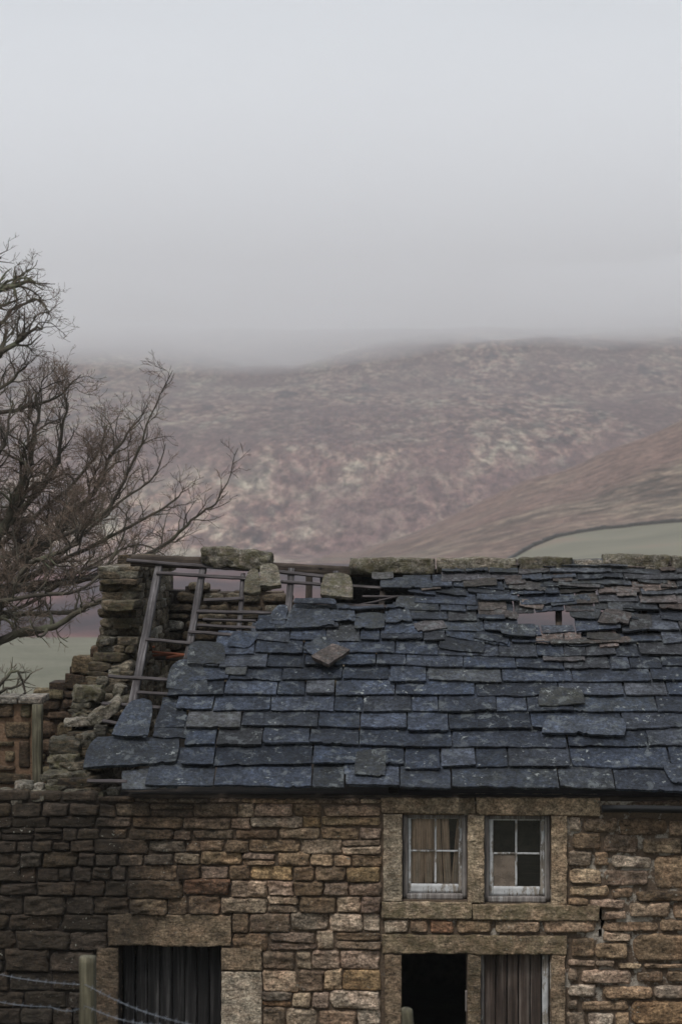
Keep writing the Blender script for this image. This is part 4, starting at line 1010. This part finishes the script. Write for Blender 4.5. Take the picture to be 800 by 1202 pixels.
# ================================================================== bare trees
class Tree:
    def __init__(s, seed): s.tr = MB(); s.tw = MB(); s.r = random.Random(seed)
    def limb(s, pts, r0, r1, sides=8):
        # smooth the hand placed axis
        out = []
        for i in range(len(pts) - 1):
            p0 = pts[max(0, i - 1)]; p1 = pts[i]; p2 = pts[i + 1]; p3 = pts[min(len(pts) - 1, i + 2)]
            for k in range(6):
                t_ = k / 6; out.append(.5 * ((2 * p1) + (p2 - p0) * t_ + (2 * p0 - 5 * p1 + 4 * p2 - p3) * t_ * t_ + (3 * p1 - p0 - 3 * p2 + p3) * t_ ** 3))
        out.append(pts[-1]); n = len(out)
        for i, q in enumerate(out): out[i] = q + Vector((nz(i * .5, 1, q.x), nz(i * .5, 5, q.x), nz(i * .5, 9, q.x))) * r0 * .8
        rs = [r0 + (r1 - r0) * (i / (n - 1)) for i in range(n)]
        tube(s.tr, out, rs, sides); return out, rs
    def grow(s, p, d, L_, r, lev):
        R_ = s.r; n = max(3, int(L_ / .085)); pts = [p]; q = p.copy(); d = d.normalized(); step = L_ / n
        bend = Vector((R_.uniform(-1, 1), R_.uniform(-1, 1), R_.uniform(-.4, 1))) * .07
        for i in range(n):
            d = (d + bend + Vector((R_.gauss(0, .24), R_.gauss(0, .24), R_.gauss(0, .24) + .03))).normalized(); q = q + d * step; pts.append(q.copy())
        rs = [max(.0031, r * (1 - .72 * i / n)) for i in range(n + 1)]
        tube(s.tw if lev > 1 else s.tr, pts, rs, 3 if lev > 1 else 5, cap=False)
        if lev >= 4 or L_ < .16: return
        m = {0: 10, 1: 9, 2: 7, 3: 4}[lev]; m = max(2, int(m * min(1.3, L_ / (1.7, 1.1, .6, .32)[lev])))
        for k in range(m):
            f = R_.uniform(.18, 1.); i = min(n - 1, int(f * n)); dd = (pts[i + 1] - pts[i]).normalized()
            ax = Vector((R_.gauss(0, 1), R_.gauss(0, 1), R_.gauss(0, .8))); ax = (ax - dd * ax.dot(dd)).normalized()
            nd = (dd * R_.uniform(.5, .9) + ax * R_.uniform(.5, .9) + Vector((0, 0, .12))).normalized()
            s.grow(pts[i].copy(), nd, L_ * R_.uniform(.45, .75) * (1.08 - .35 * f), max(.003, rs[i] * .62), lev + 1)
    def side(s, out, rs, n, L_, f0=.15, lev=0, bias=Vector((0, 0, .3))):
        R_ = s.r
        for k in range(n):
            f = f0 + (1 - f0) * (k + R_.random()) / n; i = min(len(out) - 2, int(f * (len(out) - 1))); dd = (out[i + 1] - out[i]).normalized()
            ax = Vector((R_.gauss(0, 1), R_.gauss(0, 1), R_.gauss(0, 1))); ax = (ax - dd * ax.dot(dd)).normalized()
            s.grow(out[i].copy(), dd * .7 + ax * .7 + bias, L_ * R_.uniform(.6, 1.15) * (1.1 - .5 * f), rs[i] * .55, lev)
    def finish(s, name, label, base, cat='tree'):
        o = tag(empty(name, base), label, cat); s.tr.build('trunk', M['bark'], o, origin=base); s.tw.build('crown', M['twig'], o, origin=base); return o
def PT(px, py, Y): return P(px, py, Y)
T1 = Tree(5); base = Vector((PT(-120, 900, 31).x, 31, -.1))
fork = PT(-95, 800, 31)
T1.limb([base, base.lerp(fork, .5) + Vector((.1, 0, 0)), fork], .42, .3, 12)
limbs = [
 ([fork, PT(-40, 770, 30.5), PT(20, 745, 30), PT(60, 737, 29.6), PT(95, 718, 29.4), PT(118, 705, 29.2)], .13, .045, 5, 1.1),
 ([fork, PT(-30, 740, 31), PT(15, 722, 31.3), PT(70, 720, 31.5), PT(125, 706, 31.8), PT(160, 690, 32)], .09, .03, 8, 1.2),
 ([fork, PT(-50, 740, 31), PT(0, 700, 31.5), PT(50, 685, 31.8), PT(110, 680, 32), PT(150, 655, 32.4), PT(185, 650, 32.7)], .12, .02, 12, 1.3),
 ([fork, PT(-60, 720, 31.5), PT(-10, 680, 32), PT(40, 650, 32.2), PT(80, 610, 32.4), PT(115, 570, 32.6), PT(140, 520, 32.8), PT(165, 490, 33)], .15, .02, 17, 1.6),
 ([fork, PT(-50, 700, 31), PT(10, 650, 31), PT(70, 630, 31), PT(125, 600, 31), PT(155, 545, 31), PT(172, 500, 31), PT(203, 434, 31)], .10, .008, 16, 1.2),
 ([fork, PT(-20, 700, 33), PT(50, 690, 33), PT(130, 670, 33.5), PT(190, 640, 34), PT(225, 610, 34), PT(258, 585, 34), PT(279, 528, 34)], .10, .01, 15, 1.0),
 ([fork, PT(-60, 690, 31), PT(0, 620, 31), PT(30, 560, 31), PT(42, 510, 31), PT(45, 462, 31)], .16, .03, 15, 1.6),
 ([fork, PT(-70, 680, 32), PT(20, 600, 32.5), PT(60, 560, 32.5), PT(75, 500, 32.5), PT(78, 455, 32.5)], .12, .02, 12, 1.4),
 ([fork, PT(-90, 650, 30.5), PT(-50, 520, 30.5), PT(-30, 430, 30.5), PT(0, 415, 30.5), PT(30, 395, 30.5), PT(50, 385, 30.5)], .18, .02, 15, 1.25),
 ([fork, PT(-100, 600, 31), PT(-70, 480, 31), PT(-40, 380, 31), PT(-5, 345, 31), PT(20, 335, 31), PT(40, 330, 31)], .2, .03, 14, 1.1),
 ([fork, PT(-110, 600, 32), PT(-90, 450, 32), PT(-60, 350, 32), PT(-25, 310, 32), PT(0, 300, 32)], .15, .03, 12, 1.0),
 ([fork, PT(-60, 760, 30), PT(-10, 720, 30), PT(40, 660, 30), PT(90, 640, 30), PT(110, 600, 30)], .12, .02, 14, 1.4),
 ([fork, PT(-60, 740, 33), PT(0, 640, 33.5), PT(60, 590, 34), PT(110, 540, 34), PT(125, 500, 34)], .10, .02, 14, 1.4),
 ([fork, PT(-60, 720, 32.5), PT(10, 690, 33), PT(90, 650, 33), PT(150, 620, 33.2), PT(200, 590, 33.4), PT(215, 572, 33.5)], .09, .015, 13, 1.1),
 ([fork, PT(-50, 745, 32), PT(40, 705, 33), PT(100, 668, 34), PT(160, 640, 34.4), PT(200, 655, 34.6)], .07, .012, 14, 1.1),
 ([fork, PT(-50, 720, 34), PT(60, 660, 34.6), PT(140, 590, 35), PT(180, 560, 35), PT(195, 520, 35)], .07, .012, 12, 1.1),
 ([fork, PT(-40, 720, 29.5), PT(40, 700, 29.4), PT(100, 690, 29.6), PT(140, 640, 30), PT(150, 600, 30)], .07, .012, 12, 1.0),
 ([fork, PT(-60, 640, 30), PT(-20, 560, 30), PT(5, 520, 30), PT(15, 470, 30)], .1, .02, 12, 1.1),
 ([fork, PT(-70, 620, 31), PT(-40, 520, 31), PT(-10, 470, 31), PT(20, 440, 31), PT(35, 425, 31)], .1, .015, 14, 1.1),
 ([fork, PT(-70, 600, 32), PT(-30, 500, 32), PT(20, 480, 32), PT(60, 470, 32), PT(95, 440, 32)], .1, .015, 14, 1.),
 ([fork, PT(-80, 560, 33), PT(-40, 440, 33), PT(0, 380, 33), PT(40, 350, 33), PT(58, 370, 33)], .1, .015, 13, .9),
]
for pts, r0, r1, n, L_ in limbs:
    o_, r_ = T1.limb(pts, r0 * .78, r1 * .7); T1.side(o_, r_, int(n * 1.5), L_ * .9, .3)
T1.finish('bare_tree', 'big leafless tree with mossy spreading limbs at the left edge behind the ruin', base)
T2 = Tree(9); b2 = PT(-30, 860, 27.5)
b2.z = Hnear(b2.x, 27.5)
for pts in ([b2, PT(-20, 860, 27.5), PT(5, 800, 27.5), PT(22, 790, 27.5), PT(32, 822, 27.6)], [b2, PT(-25, 860, 27.6), PT(0, 815, 27.6), PT(20, 806, 27.7), PT(38, 790, 27.8)], [b2, PT(-10, 880, 27.4), PT(8, 835, 27.4), PT(30, 812, 27.4)]):
    o_, r_ = T2.limb(pts, .05, .012, 6); T2.side(o_, r_, 9, .45, .4, 1)
T2.finish('bare_shrub', 'small leafless shrub with reddish twigs behind the wall stub at left', b2, 'shrub')
